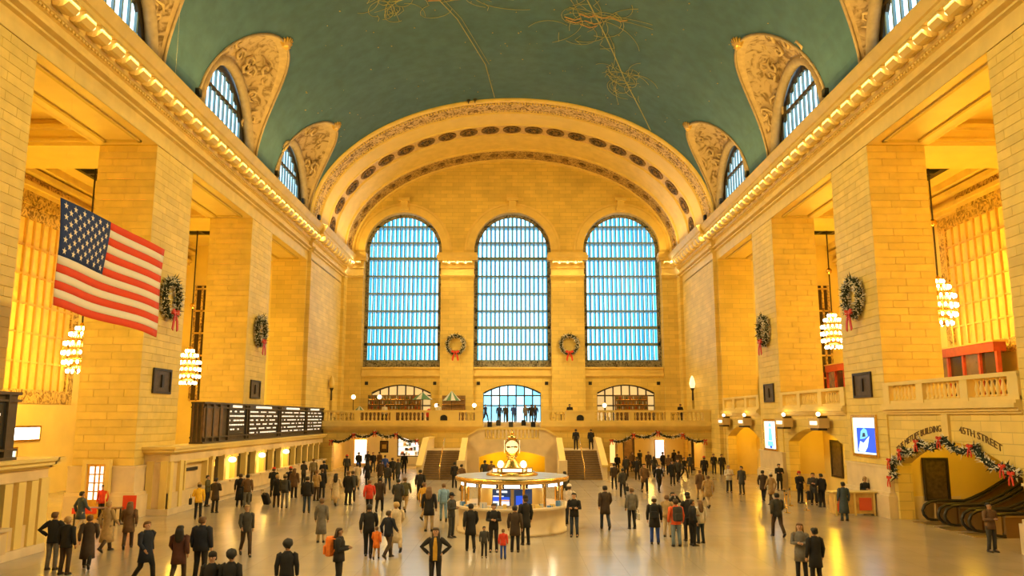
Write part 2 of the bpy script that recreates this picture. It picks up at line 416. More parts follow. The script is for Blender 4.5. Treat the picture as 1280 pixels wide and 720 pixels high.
# ---- side aisles
for s in (-1, 1):
    side = 'left' if s < 0 else 'right'
    mb = MB(); zw0 = 5.8 if s < 0 else 8.8; zw1 = 17.4 if s < 0 else 18.0
    ys = [(yc, 4.3, zw0, zw1, .01) for yc in (18.9, 34.1, 49.2, 64.4)]
    strip_wall(mb, YB, 71, 0, 22, ys, lambda u, w_, z, s=s: (s*(XO+w_), u, z), .3, n=2)
    w_ = mb.build('wall_outer_%s' % side, M['cream']); tag(w_, 'outer wall of the %s side aisle' % side, kind='structure')
    xa, xb = sorted((s*XP, s*XO))
    mb = MB(); mb.quad((xa, 71, 0), (xb, 71, 0), (xb, 71, 22), (xa, 71, 22))
    o = mb.build('wall_aisle_end_%s' % side, M['cream']); tag(o, 'end wall of the %s side aisle' % side, kind='structure')
    mb = MB(); mb.quad((xa, YB, 20.2), (xb, YB, 20.2), (xb, 71, 20.2), (xa, 71, 20.2))
    cl = mb.build('ceiling_aisle_%s' % side, M['cream']); tag(cl, 'flat beamed ceiling of the %s side aisle' % side, kind='structure')
    for y0 in PIERS:
        MB().box(xa, xb, y0+.4, y0+PW-.4, 18.75, 20.2).build('ceiling_beam', M['cream'], cl)
        for g, z0, z1 in ((.0, 18.95, 19.1), (-.25, 19.6, 19.8)):
            MB().box(xa, xb, y0+.25+g, y0+PW-.25-g, z0, z1).build('beam_moulding', M['trim'], cl)
    for (g, z0, z1) in ((.25, 18.35, 18.6), (.45, 18.6, 18.85), (.7, 19.3, 19.6), (.95, 19.75, 20.2)):
        x0, x1 = sorted((s*XO, s*(XO-g))); MB().box(x0, x1, YB, 71, z0, z1).build('cornice_moulding', M['trim'], cl)
        x0, x1 = sorted((s*XP, s*(XP+g))); MB().box(x0, x1, YB, 71, max(z0, 18.8), max(z1, 18.95)).build('cornice_moulding', M['trim'], cl)
    for yc in (31.6, 46.6, 62.2):                        # dark gridded skylight over each chandelier
        sk = empty('skylight', (s*25.3, yc, 20.1), 'dark gridded skylight in the %s aisle ceiling %s' % (side, {31.6: 'nearest the viewpoint', 46.6: 'above the middle chandelier', 62.2: 'farthest from the viewpoint'}[yc]), 'skylight', 'aisle skylights', 'structure')
        MB().box(s*25.3-1.9, s*25.3+1.9, yc-3.6, yc+3.6, 20.02, 20.1).build('backing', M['iron'], sk)
        for i in range(3):
            for j in range(6):
                MB().box(s*25.3-1.6+i*1.1, s*25.3-1.6+i*1.1+.8, yc-3.3+j*1.13, yc-3.3+j*1.13+.75, 20.0, 20.03).build('pane', M['pane_sky'] if 'pane_sky' in M else M['steel'], sk)
    # amber grille windows
    for yc, nm in ((18.9, 'nearest'), (34.1, 'second'), (49.2, 'third'), (64.4, 'farthest')):
        wn = empty('grille_window', (s*(XO+.1), yc, zw0), 'tall amber gridded window high in the %s aisle, %s' % (side, nm), 'window', 'amber aisle windows', 'structure')
        x = s*(XO+.02)
        mb = MB(); f = .55
        for (a, b, c, d) in ((yc-4.5, yc-4.2+f, zw0+f+.1, zw1-f-.1), (yc+4.2-f, yc+4.5, zw0+f+.1, zw1-f-.1), (yc-4.5, yc+4.5, zw0-.2, zw0+f+.1), (yc-4.5, yc+4.5, zw1-f-.1, zw1+.2)):
            mb.box(x-.08, x+.08, a, b, c, d)
        mb.build('frame', M['gilt_relief'] if 'gilt_relief' in M else M['leafband'], wn)
        nc, nr = 9, 6; w0 = (8.6-2*f)/nc; h0 = (zw1-zw0-2*f)/nr
        for i in range(nc+1): MB().box(x-.1, x+.1, yc-4.3+f+i*w0-.08, yc-4.3+f+i*w0+.08, zw0+f, zw1-f).build('mullion', M['gold'], wn)
        for j in range(1, nr): MB().box(x-.07, x+.07, yc-4.3+f, yc+4.3-f, zw0+f+j*h0-.06, zw0+f+j*h0+.06).build('transom', M['gold'], wn)
        pm = mesh_of(MB().box(-.02, .02, -w0/2+.06, w0/2-.06, -h0/2+.05, h0/2-.05), 'pane', M['amberpane'])
        for i in range(nc):
            for j in range(nr): inst(pm, 'pane', (x+s*.06, yc-4.3+f+(i+.5)*w0, zw0+f+(j+.5)*h0), wn)
# ---- the painted vault with its lunettes
LUN = [3.7, 18.7, 33.7, 48.8, 63.8]; HB = 5.3; TT = .62
VP = lambda th, y, s: (s*AV*cos(th), y, ZC+BV*sin(th))
mb = MB(); NT = 12
ts = [pi/2*k/NT for k in range(NT+1)]; thf = lambda t: TT*sin(t)**.8
edges = [YB]+[(a+b)/2 for a, b in zip(LUN, LUN[1:])]+[YA+.3]
for s in (-1, 1):
    for c, a, b in zip(LUN, edges, edges[1:]):
        for t0, t1 in zip(ts, ts[1:]):
            h0, h1 = HB*cos(t0), HB*cos(t1); q0, q1 = thf(t0), thf(t1)
            mb.quad(VP(q0, a, s), VP(q0, c-h0, s), VP(q1, c-h1, s), VP(q1, a, s))
            mb.quad(VP(q0, c+h0, s), VP(q0, b, s), VP(q1, b, s), VP(q1, c+h1, s))
ang = [TT+(pi-2*TT)*k/40 for k in range(41)]
for a0, a1 in zip(ang, ang[1:]): mb.quad(VP(a0, YB, 1), VP(a0, YA+.3, 1), VP(a1, YA+.3, 1), VP(a1, YB, 1))
ceil = mb.build('ceiling', M['teal']); tag(ceil, 'teal painted barrel vault with gold star figures', kind='structure')
def petal(c, s, k, t):
    """point of the lunette shell: k = 0 on the window arch, 1 on the vault"""
    A = Vector((s*18.35, c-4.45*cos(t), ZC+.1+4.9*sin(t))); B = Vector(VP(TT*sin(t)**.8 if sin(t) > 0 else 0, c-HB*cos(t), s))
    p = A.lerp(B, k); return p + Vector((s*.35, 0, .55*sin(t)))*sin(pi*k)
ln = ['nearest the viewpoint', 'nearest the viewpoint', 'second from the viewpoint', 'third from the viewpoint', 'beside the great arch']
LEAF = mesh_of(MB().rings([[(-.02, -.02, 0), (.02, -.02, 0), (.02, .02, 0), (-.02, .02, 0)], [(-.22, -.1, .3), (.22, -.1, .3), (.22, .1, .3), (-.22, .1, .3)], [(-.05, -.03, .75), (.05, -.03, .75), (.05, .03, .75), (-.05, .03, .75)]]), 'leaf', M['gold'])
for s in (-1, 1):
    side = 'left' if s < 0 else 'right'
    for ci, c in enumerate(LUN):
        if ci == 0: continue
        e = empty('lunette', (s*18.3, c, ZC), 'ornamented lunette shell around a half-round clerestory window on the %s, %s' % (side, ln[ci]), 'lunette', 'vault lunettes', 'structure')
        K = 6; T = 28
        def patch(k0, k1, nk): 
            m_ = MB(); m_.rings([[petal(c, s, k0+(k1-k0)*k/nk, pi*t/T) for t in range(T+1)] for k in range(nk+1)], False, False); return m_
        patch(.08, .86, K).build('shell', M['lunette'], e, True)
        patch(.86, 1.0, 2).build('border', M['dulltan'], e, True)
        mb = MB(); mb.tube([petal(c, s, .04, pi*t/T) for t in range(T+1)], .34, 8); mb.build('archivolt', M['dullgrey'], e, True)
        mb = MB(); mb.tube([petal(c, s, 1.0, pi*t/T)+Vector((-s*.03, 0, -.03)) for t in range(T+1)], .09, 6); mb.build('edge_bead', M['dullgrey'], e, True)
        tip = petal(c, s, 1.0, pi/2)
        for k in range(7):
            inst(LEAF, 'leaf', tip+Vector((s*.2, 0, -.2)), e, scale=(1, 1, 1.1), rot=(radians(-60+20*k), s*radians(-50), 0))
        rnd = random.Random(ci*7+s); 
        SC = mesh_of(MB().tube([(.0, 0, .04), (.3, .05, .1), (.5, .3, .08), (.35, .55, .1), (.1, .5, .12), (.1, .3, .1), (.25, .25, .1)], [.03, .07, .08, .08, .07, .06, .03], 5), 'scroll', M['dulltan'], True)
        for k in range(16):                              # carved scrolls standing proud of the shell
            kk, t = rnd.uniform(.25, .8), rnd.uniform(.3, pi-.3)
            p = petal(c, s, kk, t); q = inst(SC, 'scroll', p, e, scale=(rnd.choice((-1, 1))*1.5, 1.5, 1.5)); nrm = Vector((-s*.75, (c-p.y)*.08, -.6)).normalized()
            q.rotation_mode = 'QUATERNION'; q.rotation_quaternion = nrm.to_track_quat('Z', 'Y') @ Matrix.Rotation(rnd.uniform(0, 6), 4, 'Z').to_quaternion()
        # the window in it
        wn = empty('clerestory_window', (s*18.6, c, ZC), 'half-round clerestory window with dark bars on the %s, %s' % (side, ln[ci]), 'window', 'clerestory windows', 'structure')
        xx = s*18.75; R_ = 4.45; H_ = 4.9
        topz = lambda y: ZC+.1+H_*sqrt(max(0, 1-((y-c)/R_)**2))
        mb = MB(); mb.rings([[(xx+dx, c-(R_-dr)*cos(pi*t/T), ZC+.1+(H_-dr)*sin(pi*t/T)) for dx, dr in ((-.1, -.5), (-.1, .45), (.1, .45), (.1, -.5))] for t in range(T+1)], True, False)
        mb.build('frame', M['iron'], wn)
        n = 11; wd = 2*(R_-.3)/n
        for i in range(n):
            ya = c-R_+.3+i*wd; hgt = min(topz(ya+.01), topz(ya+wd-.01))
            m_ = MB(); m_.poly([(xx, ya+.03, ZC-.3), (xx, ya+wd-.03, ZC-.3), (xx, ya+wd-.03, topz(ya+wd)), (xx, ya+.03, topz(ya))]); m_.build('pane', M['pane'], wn)
            MB().box(xx-.1, xx+.05, ya-.06, ya+.06, ZC-.3, topz(ya)).build('mullion', M['steel'], wn)
        for z in (ZC+1.2, ZC+3.0):
            hw = R_*sqrt(1-((z-ZC)/H_)**2); MB().box(xx-.14, xx+.06, c-hw, c+hw, z-.1, z+.1).build('transom', M['iron'], wn)
# ---- great arch at the far end
arch = empty('trim_3', (0, YA, ZC), 'great ornamented arch framing the far window wall', kind='structure')
def band(pts, mat, name, n=64, **kw):
    m_ = MB(); R = []
    for k in range(n+1):
        th = -.03+(pi+.06)*k/n
        R.append([((AV-d)*cos(th), y, ZC+(BV-d)*sin(th)) for y, d in pts])
    m_.rings(R, False, False); return m_.build(name, mat, arch, False, **kw)
band([(YA+.3, -.4), (YA, -.3), (YA, .1), (YA+.12, .22), (YA+.4, .26), (YA+.6, .16), (YA+.65, .1)], M['trim'], 'rim')
band([(YA+.65, .1), (YA+2.9, .2)], M['relief'], 'relief_band')
band([(YA+2.9, .2), (YA+2.95, .34), (YA+3.1, .36), (74.5, .48), (74.6, .58), (74.8, .58), (74.85, .44)], M['cream'], 'cream_band')
band([(74.85, .44), (77.15, .52)], M['medal_ground'] if 'medal_ground' in M else M['trim'], 'medallion_ground')
band([(77.15, .52), (77.2, .7), (77.5, .72), (77.55, .62), (80.9, .8), (80.95, .95), (81.3, .95), (81.35, .85)], M['trim'], 'plain_band')
band([(81.35, .85), (83.9, .95)], M['leafband'], 'leaf_band')
band([(83.9, .95), (83.95, 1.1), (YF+.1, 1.12)], M['trim'], 'inner_rim')
mb = MB(); mb.ring((0, 0, 0), (1, 0, 0), (0, 1, 0), .92, .70, .10, 20); mb.lathe([(.70, .02), (.66, .05), (.3, .03), (.28, .12), (.1, .2), (.02, .2)], 14)
MED = mesh_of(mb, 'medallion', M['medal'])
mb = MB()
for k in range(8): mb.box(-.06, .06, .32, .62, .02, .12) if False else mb.ball((.47*cos(k*pi/4), .47*sin(k*pi/4), .05), (.13, .13, .07), 6, 4)
PET = mesh_of(mb, 'rosette', M['iron'])
def on_arch(th, y, d):
    a, b = AV-d, BV-d
    p = Vector((a*cos(th), y, ZC+b*sin(th))); nrm = Vector((-cos(th)/a, 0, -sin(th)/b)).normalized(); return p, nrm
def arc_angles(n, d, m0=.0):
    """angles evenly spaced in arc length"""
    S = [0]; K = 400
    for k in range(K):
        a0, a1 = pi*k/K, pi*(k+1)/K; S.append(S[-1]+sqrt(((AV-d)*(cos(a1)-cos(a0)))**2+((BV-d)*(sin(a1)-sin(a0)))**2))
    out = []
    for i in range(n):
        t = S[-1]*(i+.5)/n; k = next(k for k in range(K) if S[k+1] >= t); out.append(pi*(k+(t-S[k])/(S[k+1]-S[k]))/K)
    return out
for th in arc_angles(21, .5):
    p, nr_ = on_arch(th, 76.0, .5)
    for me, nm in ((MED, 'medallion'), (PET, 'rosette')):
        q = inst(me, nm, p, arch); q.rotation_mode = 'QUATERNION'; q.rotation_quaternion = nr_.to_track_quat('Z', 'Y'); q.scale = (.98, .98, 1.0)
ROS = mesh_of(MB().lathe([(.42, .0), (.4, .1), (.2, .14), (.02, .2)], 6), 'flower_boss', M['medal'])
for th in arc_angles(23, .9):
    p, nr_ = on_arch(th, 82.6, .93); q = inst(ROS, 'flower_boss', p, arch); q.rotation_mode = 'QUATERNION'; q.rotation_quaternion = nr_.to_track_quat('Z', 'Y')
EGG = MB()
for th in arc_angles(170, .15):
    for yy in (YA+.9, YA+2.6):
        p, nr_ = on_arch(th, yy, .17); EGG.ball(p, (.11, .11, .11), 5, 4)
EGG.build('bead_rows', M['trim'], arch, True, kind='stuff')
# ---- far wall with the three great windows
BIGW = [(-11.75, 'left'), (0.05, 'centre'), (11.85, 'right')]
holes = [(c, 4.15, 10.0, 22.65, 4.2) for c, _ in BIGW] + [(-11.7, 3.15, 4.35, 7.35, .85), (0, 3.05, 4.35, 7.35, .85), (12, 3.05, 4.35, 7.35, .85)]
mb = MB(); strip_wall(mb, -XW-.4, XW+.4, 0, 34.2, holes, lambda u, w_, z: (u, YF+w_, z), .9, 24)
far = mb.build('wall_far', M['stone']); tag(far, 'far stone wall holding the three great arched windows', kind='structure')
for c, nm in BIGW:                                        # archivolt mouldings, keystones, sills
    mb = MB(); mb.rings([[(c-r*cos(pi*k/24), YF-d, 22.65+(r+.05)*sin(pi*k/24)) for r, d in ((4.15, 0), (4.15, .16), (4.9, .16), (5.0, .1), (5.2, .1), (5.2, 0))] for k in range(25)], False, False)
    mb.build('archivolt', M['trim'], far)
    mb = MB(); mb.box(c-.5, c+.5, YF-.5, YF, 27.0, 27.35); mb.box(c-.38, c+.38, YF-.4, YF, 27.35, 28.1); mb.box(c-.62, c+.62, YF-.65, YF, 28.1, 28.4)
    mb.build('keystone', M['trim'], far)
    for (z0, z1, g) in ((9.85, 10.02, .3), (9.35, 9.85, .12), (9.1, 9.35, .3), (8.98, 9.1, .18)):
        MB().box(c-4.15, c+4.15, YF-g, YF, z0, z1).build('sill_moulding', M['trim'], far)
    for sx in (-1, 1): MB().box(c+sx*3.6-.17, c+sx*3.6+.17, YF-.06, YF, 8.15, 8.5).build('vent_grille', M['black'], far)
for x0, x1 in ((-17.95, -15.95), (-7.6, -4.1), (4.2, 7.7), (16.05, 17.95)):
    g = .4; MB().box(x0, x1, YF-g, YF, 4.3, 19.9).build('pilaster', M['stone'], far)
    for (z0, z1, q) in ((19.55, 19.75, .12), (19.75, 19.9, .2), (19.9, 20.6, .02), (20.6, 20.75, .15), (20.75, 21.35, .12), (21.35, 21.6, .75), (21.6, 21.9, .9), (21.9, ZC, .7)):
        MB().box(x0-q*.5, x1+q*.5, YF-g-q, YF, z0, z1).build('capital', M['trim'], far)
    n = max(2, int((x1-x0)/.85)); 
    for k in range(n):
        x = x0+(x1-x0)*(k+.5)/n
        inst(MODILLION, 'modillion', (x, YF-g-.1, 20.93), far, rot=(0, 0, pi))
        if k: inst(BULB, 'bulb', (x0+(x1-x0)*k/n, YF-g-.45, 21.15), far)
    light('capital_lamp_light', 'AREA', ((x0+x1)/2, YF-g-.75, 21.2), 60*(x1-x0), (1, .72, .27), (radians(-25), 0, 0), (x1-x0, .2))  # fill added under each capital to brighten its modillions
# windows
TZ = [10.75, 12.5, 14.3, 16.1, 18.0, 19.9, 21.85, 23.6, 25.4]
for wi, (c, nm) in enumerate(BIGW):
    wn = empty('window_%d' % (wi+1), (c, YF+.7, 10), 'tall arched window on the far wall, %s of three, with many narrow panes' % nm, kind='structure')
    y = YF+.7; R_ = 4.15
    tz = lambda x: 22.65+R_*1.01*sqrt(max(0, 1-((x-c)/R_)**2))
    mb = MB(); f = .36                                   # lattice frame running round the opening
    mb.rings([[(px, y+dy, pz) for px, dy, pz in sec] for sec in
              [[(c-R_+a, d, 10.0) for a, d in ((0, -.12), (f, -.12), (f, .12), (0, .12))]] +
              [[(c-(R_-a)*cos(pi*k/24), d, 22.65+(R_-a)*sin(pi*k/24)) for a, d in ((0, -.12), (f, -.12), (f, .12), (0, .12))] for k in range(25)] +
              [[(c+R_-a, d, 10.0) for a, d in ((0, -.12), (f, -.12), (f, .12), (0, .12))]]], True, False)
    mb.build('frame', M['lattice'], wn)
    MB().box(c-R_, c+R_, y-.15, y+.12, 10.0, 10.7).build('bottom_rail', M['lattice'], wn)
    n = 16; wd = 2*(R_-f)/n
    for i in range(n+1):
        x = c-R_+f+i*wd; MB().box(x-.055, x+.055, y-.05, y+.1, 10.5, tz(x)-.1).build('mullion', M['steel'], wn)
        MB().box(x-.12, x+.12, y+1.15, y+1.2, 10.5, tz(x)-.1).build('outer_glass_strip', M['bluepane'], wn)
    for j, z in enumerate(TZ):
        hw = R_-.1 if z < 22.65 else sqrt(R_**2-(z-22.65)**2); tk = .16 if z in (14.3, 21.85, 12.5) else .085
        MB().box(c-hw, c+hw, y-.12, y+.12, z-tk, z+tk).build('transom', M['steel'], wn)
        MB().box(c-hw, c+hw, y+.3, y+1.25, z-.07, z+.02).build('catwalk', M['steel'], wn)
    pm = {}
    ZZ = TZ+[27.2]
    for i in range(n):
        x0 = c-R_+f+i*wd+.04; x1 = x0+wd-.08
        for z0, z1 in zip(ZZ, ZZ[1:]):
            ta, tb = tz(x0)-.05, tz(x1)-.05
            if min(ta, tb) <= z0+.1: continue
            if z1 <= min(ta, tb):
                key = round(z1-z0, 2)
                if key not in pm: pm[key] = mesh_of(MB().box(-.5*(x1-x0), .5*(x1-x0), -.01, .01, 0, z1-z0), 'pane', M['pane'])
                inst(pm[key], 'pane', ((x0+x1)/2, y+.04, z0), wn)
            else:
                m_ = MB(); m_.rings([[(x0, y+.03, z0), (x1, y+.03, z0), (x1, y+.03, min(z1, tb)), (x0, y+.03, min(z1, ta))], [(x0, y+.05, z0), (x1, y+.05, z0), (x1, y+.05, min(z1, tb)), (x0, y+.05, min(z1, ta))]]); m_.build('pane', M['pane'], wn)
# windows and doors on the balcony level
for wi, (c, hw, nm, mt) in enumerate(((-11.7, 3.15, 'left', 'warmpane'), (0, 3.05, 'centre, over the doors', 'doorpane'), (12, 3.05, 'right', 'warmpane'))):
    wn = empty('window_%d' % (wi+4), (c, YF+.5, 4.35), 'low segmental window on the balcony level, %s' % nm, kind='structure'); y = YF+.5
    tz = lambda x: 7.35+.85*max(0, 1-((x-c)/hw)**2)
    n = 7; wd = 2*hw/n
    mb = MB(); mb.rings([[(c-(hw-a)*cos(pi*k/16), y+d, 7.35-a*.8+.85*sin(pi*k/16)**2) for a, d in ((0, -.1), (.14, -.1), (.14, .1), (0, .1))] for k in range(17)], True, False); mb.build('head_frame', M['iron'], wn)
    for i in range(n+1): MB().box(c-hw+i*wd-.07, c-hw+i*wd+.07, y-.08, y+.08, 4.35, tz(c-hw+i*wd)).build('mullion', M['iron'], wn)
    for z in (6.0, 7.05): MB().box(c-hw, c+hw, y-.09, y+.09, z-.07, z+.07).build('transom', M['iron'], wn)
    for i in range(n):
        x0 = c-hw+i*wd+.06; x1 = x0+wd-.12
        for z0, z1 in ((4.4, 5.94), (6.06, 7.0), (7.1, 9)):
            m_ = MB(); m_.poly([(x0, y, z0), (x1, y, z0), (x1, y, min(z1, tz(x1))), (x0, y, min(z1, tz(x0)))]); m_.build('pane', M[mt] if mt in M else M['amberpane'], wn)
# ================================================================== LAMPS
for s, y in FILL_FLOODS:  # housings for the added fill floods
    e = empty('floodlight', (s*17.25, y, ZC), 'small black added fill light on the %s cornice, %s' % ('left' if s < 0 else 'right', {12: 'behind the viewpoint end', 27: 'over the first pier', 42: 'over the second pier', 57: 'over the third pier', 70: 'at the foot of the great arch', 64.5: 'just before the great arch'}[y]), 'floodlight', 'added cornice fill lights')
    MB().box(s*17.45-.12, s*17.45+.12, y-.2, y+.2, ZC+.22, ZC+.62).build('housing', M['black'], e)
    MB().tube([(s*17.45, y, ZC), (s*17.45, y, ZC+.25)], .04, 6).build('bracket', M['iron'], e)
def chandelier():
    r = empty('chandelier', (0, 0, 0))
    MB().tube([(0, 0, 2.9), (0, 0, 13)], .05, 6).build('rod', M['iron'], r)
    MB().ball((0, 0, 6.2), .24, 10, 6).build('rod_knob', M['brass'], r, True)
    MB().lathe([(.02, 0), (.18, .05), (.35, .25), (.5, .7), (.55, 1.4), (.48, 2.0), (.28, 2.5), (.1, 2.9), (.04, 3.0)], 12).build('body', M['brass'], r, True)
    for z, rad, n in ((.25, .6, 12), (.75, .85, 16), (1.3, .92, 18), (1.85, .85, 16), (2.4, .6, 12), (2.75, .3, 8)):
        mb = MB(); mb.tube([(rad*cos(2*pi*k/20), rad*sin(2*pi*k/20), z) for k in range(21)], .045, 6); b_ = mb.build('ring', M['brass'], r, True)
        mb = MB()
        for k in range(n): mb.ball((rad*cos(2*pi*k/n), rad*sin(2*pi*k/n), z-.13), (.085, .085, .12), 6, 4)
        q = mb.build('bulbs', M['chbulb'], r, True, kind='stuff')
    return r
M['chbulb'] = glow('chandelier_bulb', (1, .82, .45), 16)
CH0 = chandelier(); first = True
cn = {16.4: 'nearest the viewpoint', 31.5: 'before the second pier', 46.6: 'half hidden by the second pier', 62.5: 'in the opening before the far end'}
for s in (-1, 1):
    for y in cn:
        if y > 20 or True:
            c = CH0 if first else copy_tree(CH0); first = False
            zc = 7.3 if s < 0 else 10.1; c.location = (s*25.3, y, zc)
            tag(c, 'glowing tiered bulb chandelier in the %s aisle, %s' % ('left' if s < 0 else 'right', cn[y]), 'chandelier', 'aisle chandeliers')
            light('chandelier_light', 'POINT', (s*25.3, y, zc+1.5), 9000, AMBER, radius=.8)
# ================================================================== BALUSTRADES
BAL = mesh_of(MB().lathe([(.10, 0), (.10, .07), (.055, .11), (.085, .24), (.10, .32), (.07, .46), (.045, .58), (.06, .62), (.09, .66), (.09, .72)], 8), 'baluster', M['cream'], True)
def balustrade(e, ax, a, b, fixed, z, solid=(), sp=.36, th=.34, pw=.5, cap=.2):
    """along axis ax from a to b at the other coordinate `fixed`; solid = list of (centre, width) pedestals"""
    def bx(name, u0, u1, t, z0, z1, mat=None):
        m_ = MB()
        if ax == 'x': m_.box(u0, u1, fixed-t, fixed+t, z0, z1)
        else: m_.box(fixed-t, fixed+t, u0, u1, z0, z1)
        return m_.build(name, mat or M['cream'], e)
    bx('bottom_rail', a, b, th/2, z, z+.14); bx('top_rail', a, b, th/2+.06, z+.86, z+.86+cap)
    for c, wd in solid: bx('pedestal', c-wd/2, c+wd/2, th/2+.04, z, z+.9)
    n = int((b-a)/sp)
    for k in range(n):
        u = a+(k+.5)*(b-a)/n
        if any(abs(u-c) < wd/2+.12 for c, wd in solid): continue
        inst(BAL, 'baluster', (u, fixed, z+.14) if ax == 'x' else (fixed, u, z+.14), e)
# ================================================================== FAR BALCONY AND STAIRS
YBAL = 73.0
bal = empty('balcony', (0, YBAL, 0), 'stone balcony across the far end with balustrade and passages beneath', kind='structure')
mb = MB()
strip_wall(mb, -XW+.3, XW-.3, 0, lambda u: 4.0 if abs(u) > 2.61 else 2.05, [(-12.3, 3.9, 0, 2.5, .75), (13.1, 4.3, 0, 2.5, .75)], lambda u, w_, z: (u, YBAL+w_, z), .8, 20)
mb.build('front_wall', M['stone'], bal)
for x0, x1 in ((-XW+.35, -2.6), (2.6, XW-.35)):
    MB().box(x0, x1, YBAL-.12, YF, 3.9, 4.3).build('deck', M['marble'], bal)
    for z0, z1, g in ((3.6, 3.75, .15), (3.75, 3.95, .3), (3.95, 4.12, .45), (4.12, 4.36, .38)):
        MB().box(x0, x1, YBAL-g, YBAL, z0, z1).build('ledge', M['trim'], bal)
MB().box(-2.6, 2.6, YBAL+4.2, YF, 3.9, 4.3).build('deck', M['marble'], bal)
balustrade(bal, 'x', -XW+.4, -2.65, YBAL-.05, 4.36, [(-17.6, .6), (-13.95, .45), (-10.75, .45), (-6.15, 2.7), (-3.0, .7)])
balustrade(bal, 'x', 2.65, XW-.4, YBAL-.05, 4.36, [(3.0, .7), (6.15, 2.7), (10.8, .45), (14.1, .45), (17.6, .6)])
for s in (-1, 1):
    mb = MB(); mb.rings([[(s*6.15-.32*cos(pi*k/8) if 0 <= k <= 8 else 0, YBAL-.3+dy, 4.75+.25*sin(pi*k/8)) for k in range(9)]+[(s*6.15+.32, YBAL-.3+dy, 4.5), (s*6.15-.32, YBAL-.3+dy, 4.5)] for dy in (0, .06)]); mb.build('vent_grille', M['black'], bal)
# rooms behind the passages
pas = {}
for s, c, hw in ((-1, -12.3, 3.9), (1, 13.1, 4.3)):
    mb = MB(); x0, x1 = c-hw-.5, c+hw+.5; y0, y1 = YBAL+.8, 83.5
    mb.quad((x0, y1, 0), (x1, y1, 0), (x1, y1, 3.6), (x0, y1, 3.6)); mb.quad((x0, y0, 0), (x0, y1, 0), (x0, y1, 3.6), (x0, y0, 3.6)); mb.quad((x1, y0, 0), (x1, y1, 0), (x1, y1, 3.6), (x1, y0, 3.6))
    mb.quad((x0, y0, 3.6), (x1, y0, 3.6), (x1, y1, 3.6), (x0, y1, 3.6))
    p_ = mb.build('passage_room', M['cream'], bal)
    for k in range(3):
        x = c-hw+.9+k*(hw-.9); light('passage_lamp_light', 'POINT', (x, YBAL+3.5+k*.8, 3.2), 150, WARM, radius=.25)
        MB().lathe([(.3, 0), (.26, -.12), (.1, -.2), (.02, -.21)], 10, (x, YBAL+3.5+k*.8, 3.59)).build('ceiling_lamp', M['globe'], bal)
# shop fronts inside the passages
M['shopwhite'] = glow('lit_shop_display', (.95, .93, .85), 1.25); M['shopgold'] = glow('lit_shop_panel', (1, .7, .25), 1.0)
def panel(name, x0, x1, y, z0, z1, mat, label, cat, frame=None, group=None, th=.12):
    e = empty(name, ((x0+x1)/2, y, z0), label, cat, group)
    MB().box(x0, x1, y-.02, y+.02, z0, z1).build('panel', mat, e)
    f = MB(); t = .1
    for a in ((x0-t, x0, z0, z1), (x1, x1+t, z0, z1), (x0-t, x1+t, z0-t, z0), (x0-t, x1+t, z1, z1+t)): f.box(a[0], a[1], y-th, y+.03, a[2], a[3])
    f.build('frame', frame or M['iron'], e); return e
sh = panel('shop_window', -11.4, -8.7, 81.5, 1.0, 2.9, M['shopwhite'], 'bright white shop display in the passage left of the stairs', 'shop window')
rs = random.Random(3); GC = [plain('goods_%d' % i, c, .6) for i, c in enumerate(((.1, .25, .6), (.6, .6, .6), (.5, .2, .1), (.15, .35, .2), (.7, .6, .4)))]
for k in range(26):
    x = -11.3+rs.random()*2.5; z = 1.05+rs.choice((0, .45, .9, 1.35)); MB().box(x, x+.15+rs.random()*.15, 81.2, 81.4, z, z+.15+rs.random()*.2).build('goods', GC[k % 5], sh)
for z in (1.02, 1.47, 1.92, 2.37): MB().box(-11.4, -8.7, 81.15, 81.45, z-.04, z).build('shelf', M['brass'], sh)
panel('shop_window', -15.6, -14.4, 80.5, .3, 2.6, M['shopwhite'], 'narrow lit shop window beside the ticket counters', 'shop window', M['brass'])
panel('hanging_sign', -12.35, -11.75, 76.5, 1.6, 2.5, M['wood'], 'dark hanging sign in the passage left of the stairs', 'sign', M['iron'])
MB().box(-12.25, -11.85, 76.44, 76.47, 1.85, 2.25).build('sign_face', M['cream'], bpy.data.objects['hanging_sign'])
for k, x in enumerate((-12.3, -11.8)): MB().tube([(x, 76.5, 2.6), (x, 76.5, 3.6)], .02, 4).build('hanger', M['iron'], bpy.data.objects['hanging_sign'])
panel('info_pillar', 10.85, 11.75, 78.6, .0, 2.7, M['wood'], 'dark timetable pillar in the passage right of the stairs', 'sign', M['iron'])
panel('shop_window', 14.6, 15.5, 82.8, .7, 2.5, M['shopwhite'], 'small bright doorway display in the passage right of the stairs', 'shop window', M['brass'])
panel('shop_window', 9.3, 10.6, 82.9, .2, 2.7, M['shopgold'], 'golden lit shop front right of the staircase', 'shop window', M['brass'])
for k, x in enumerate((9.6, 16.6)):
    MB().lathe([(.2, 0), (.2, .1), (.13, .15), (.12, 2.6), (.2, 2.75), (.2, 2.9)], 12, (x, 74.6, 0)).build('passage_column', M['iron'] if k else M['marble'], bal, True)
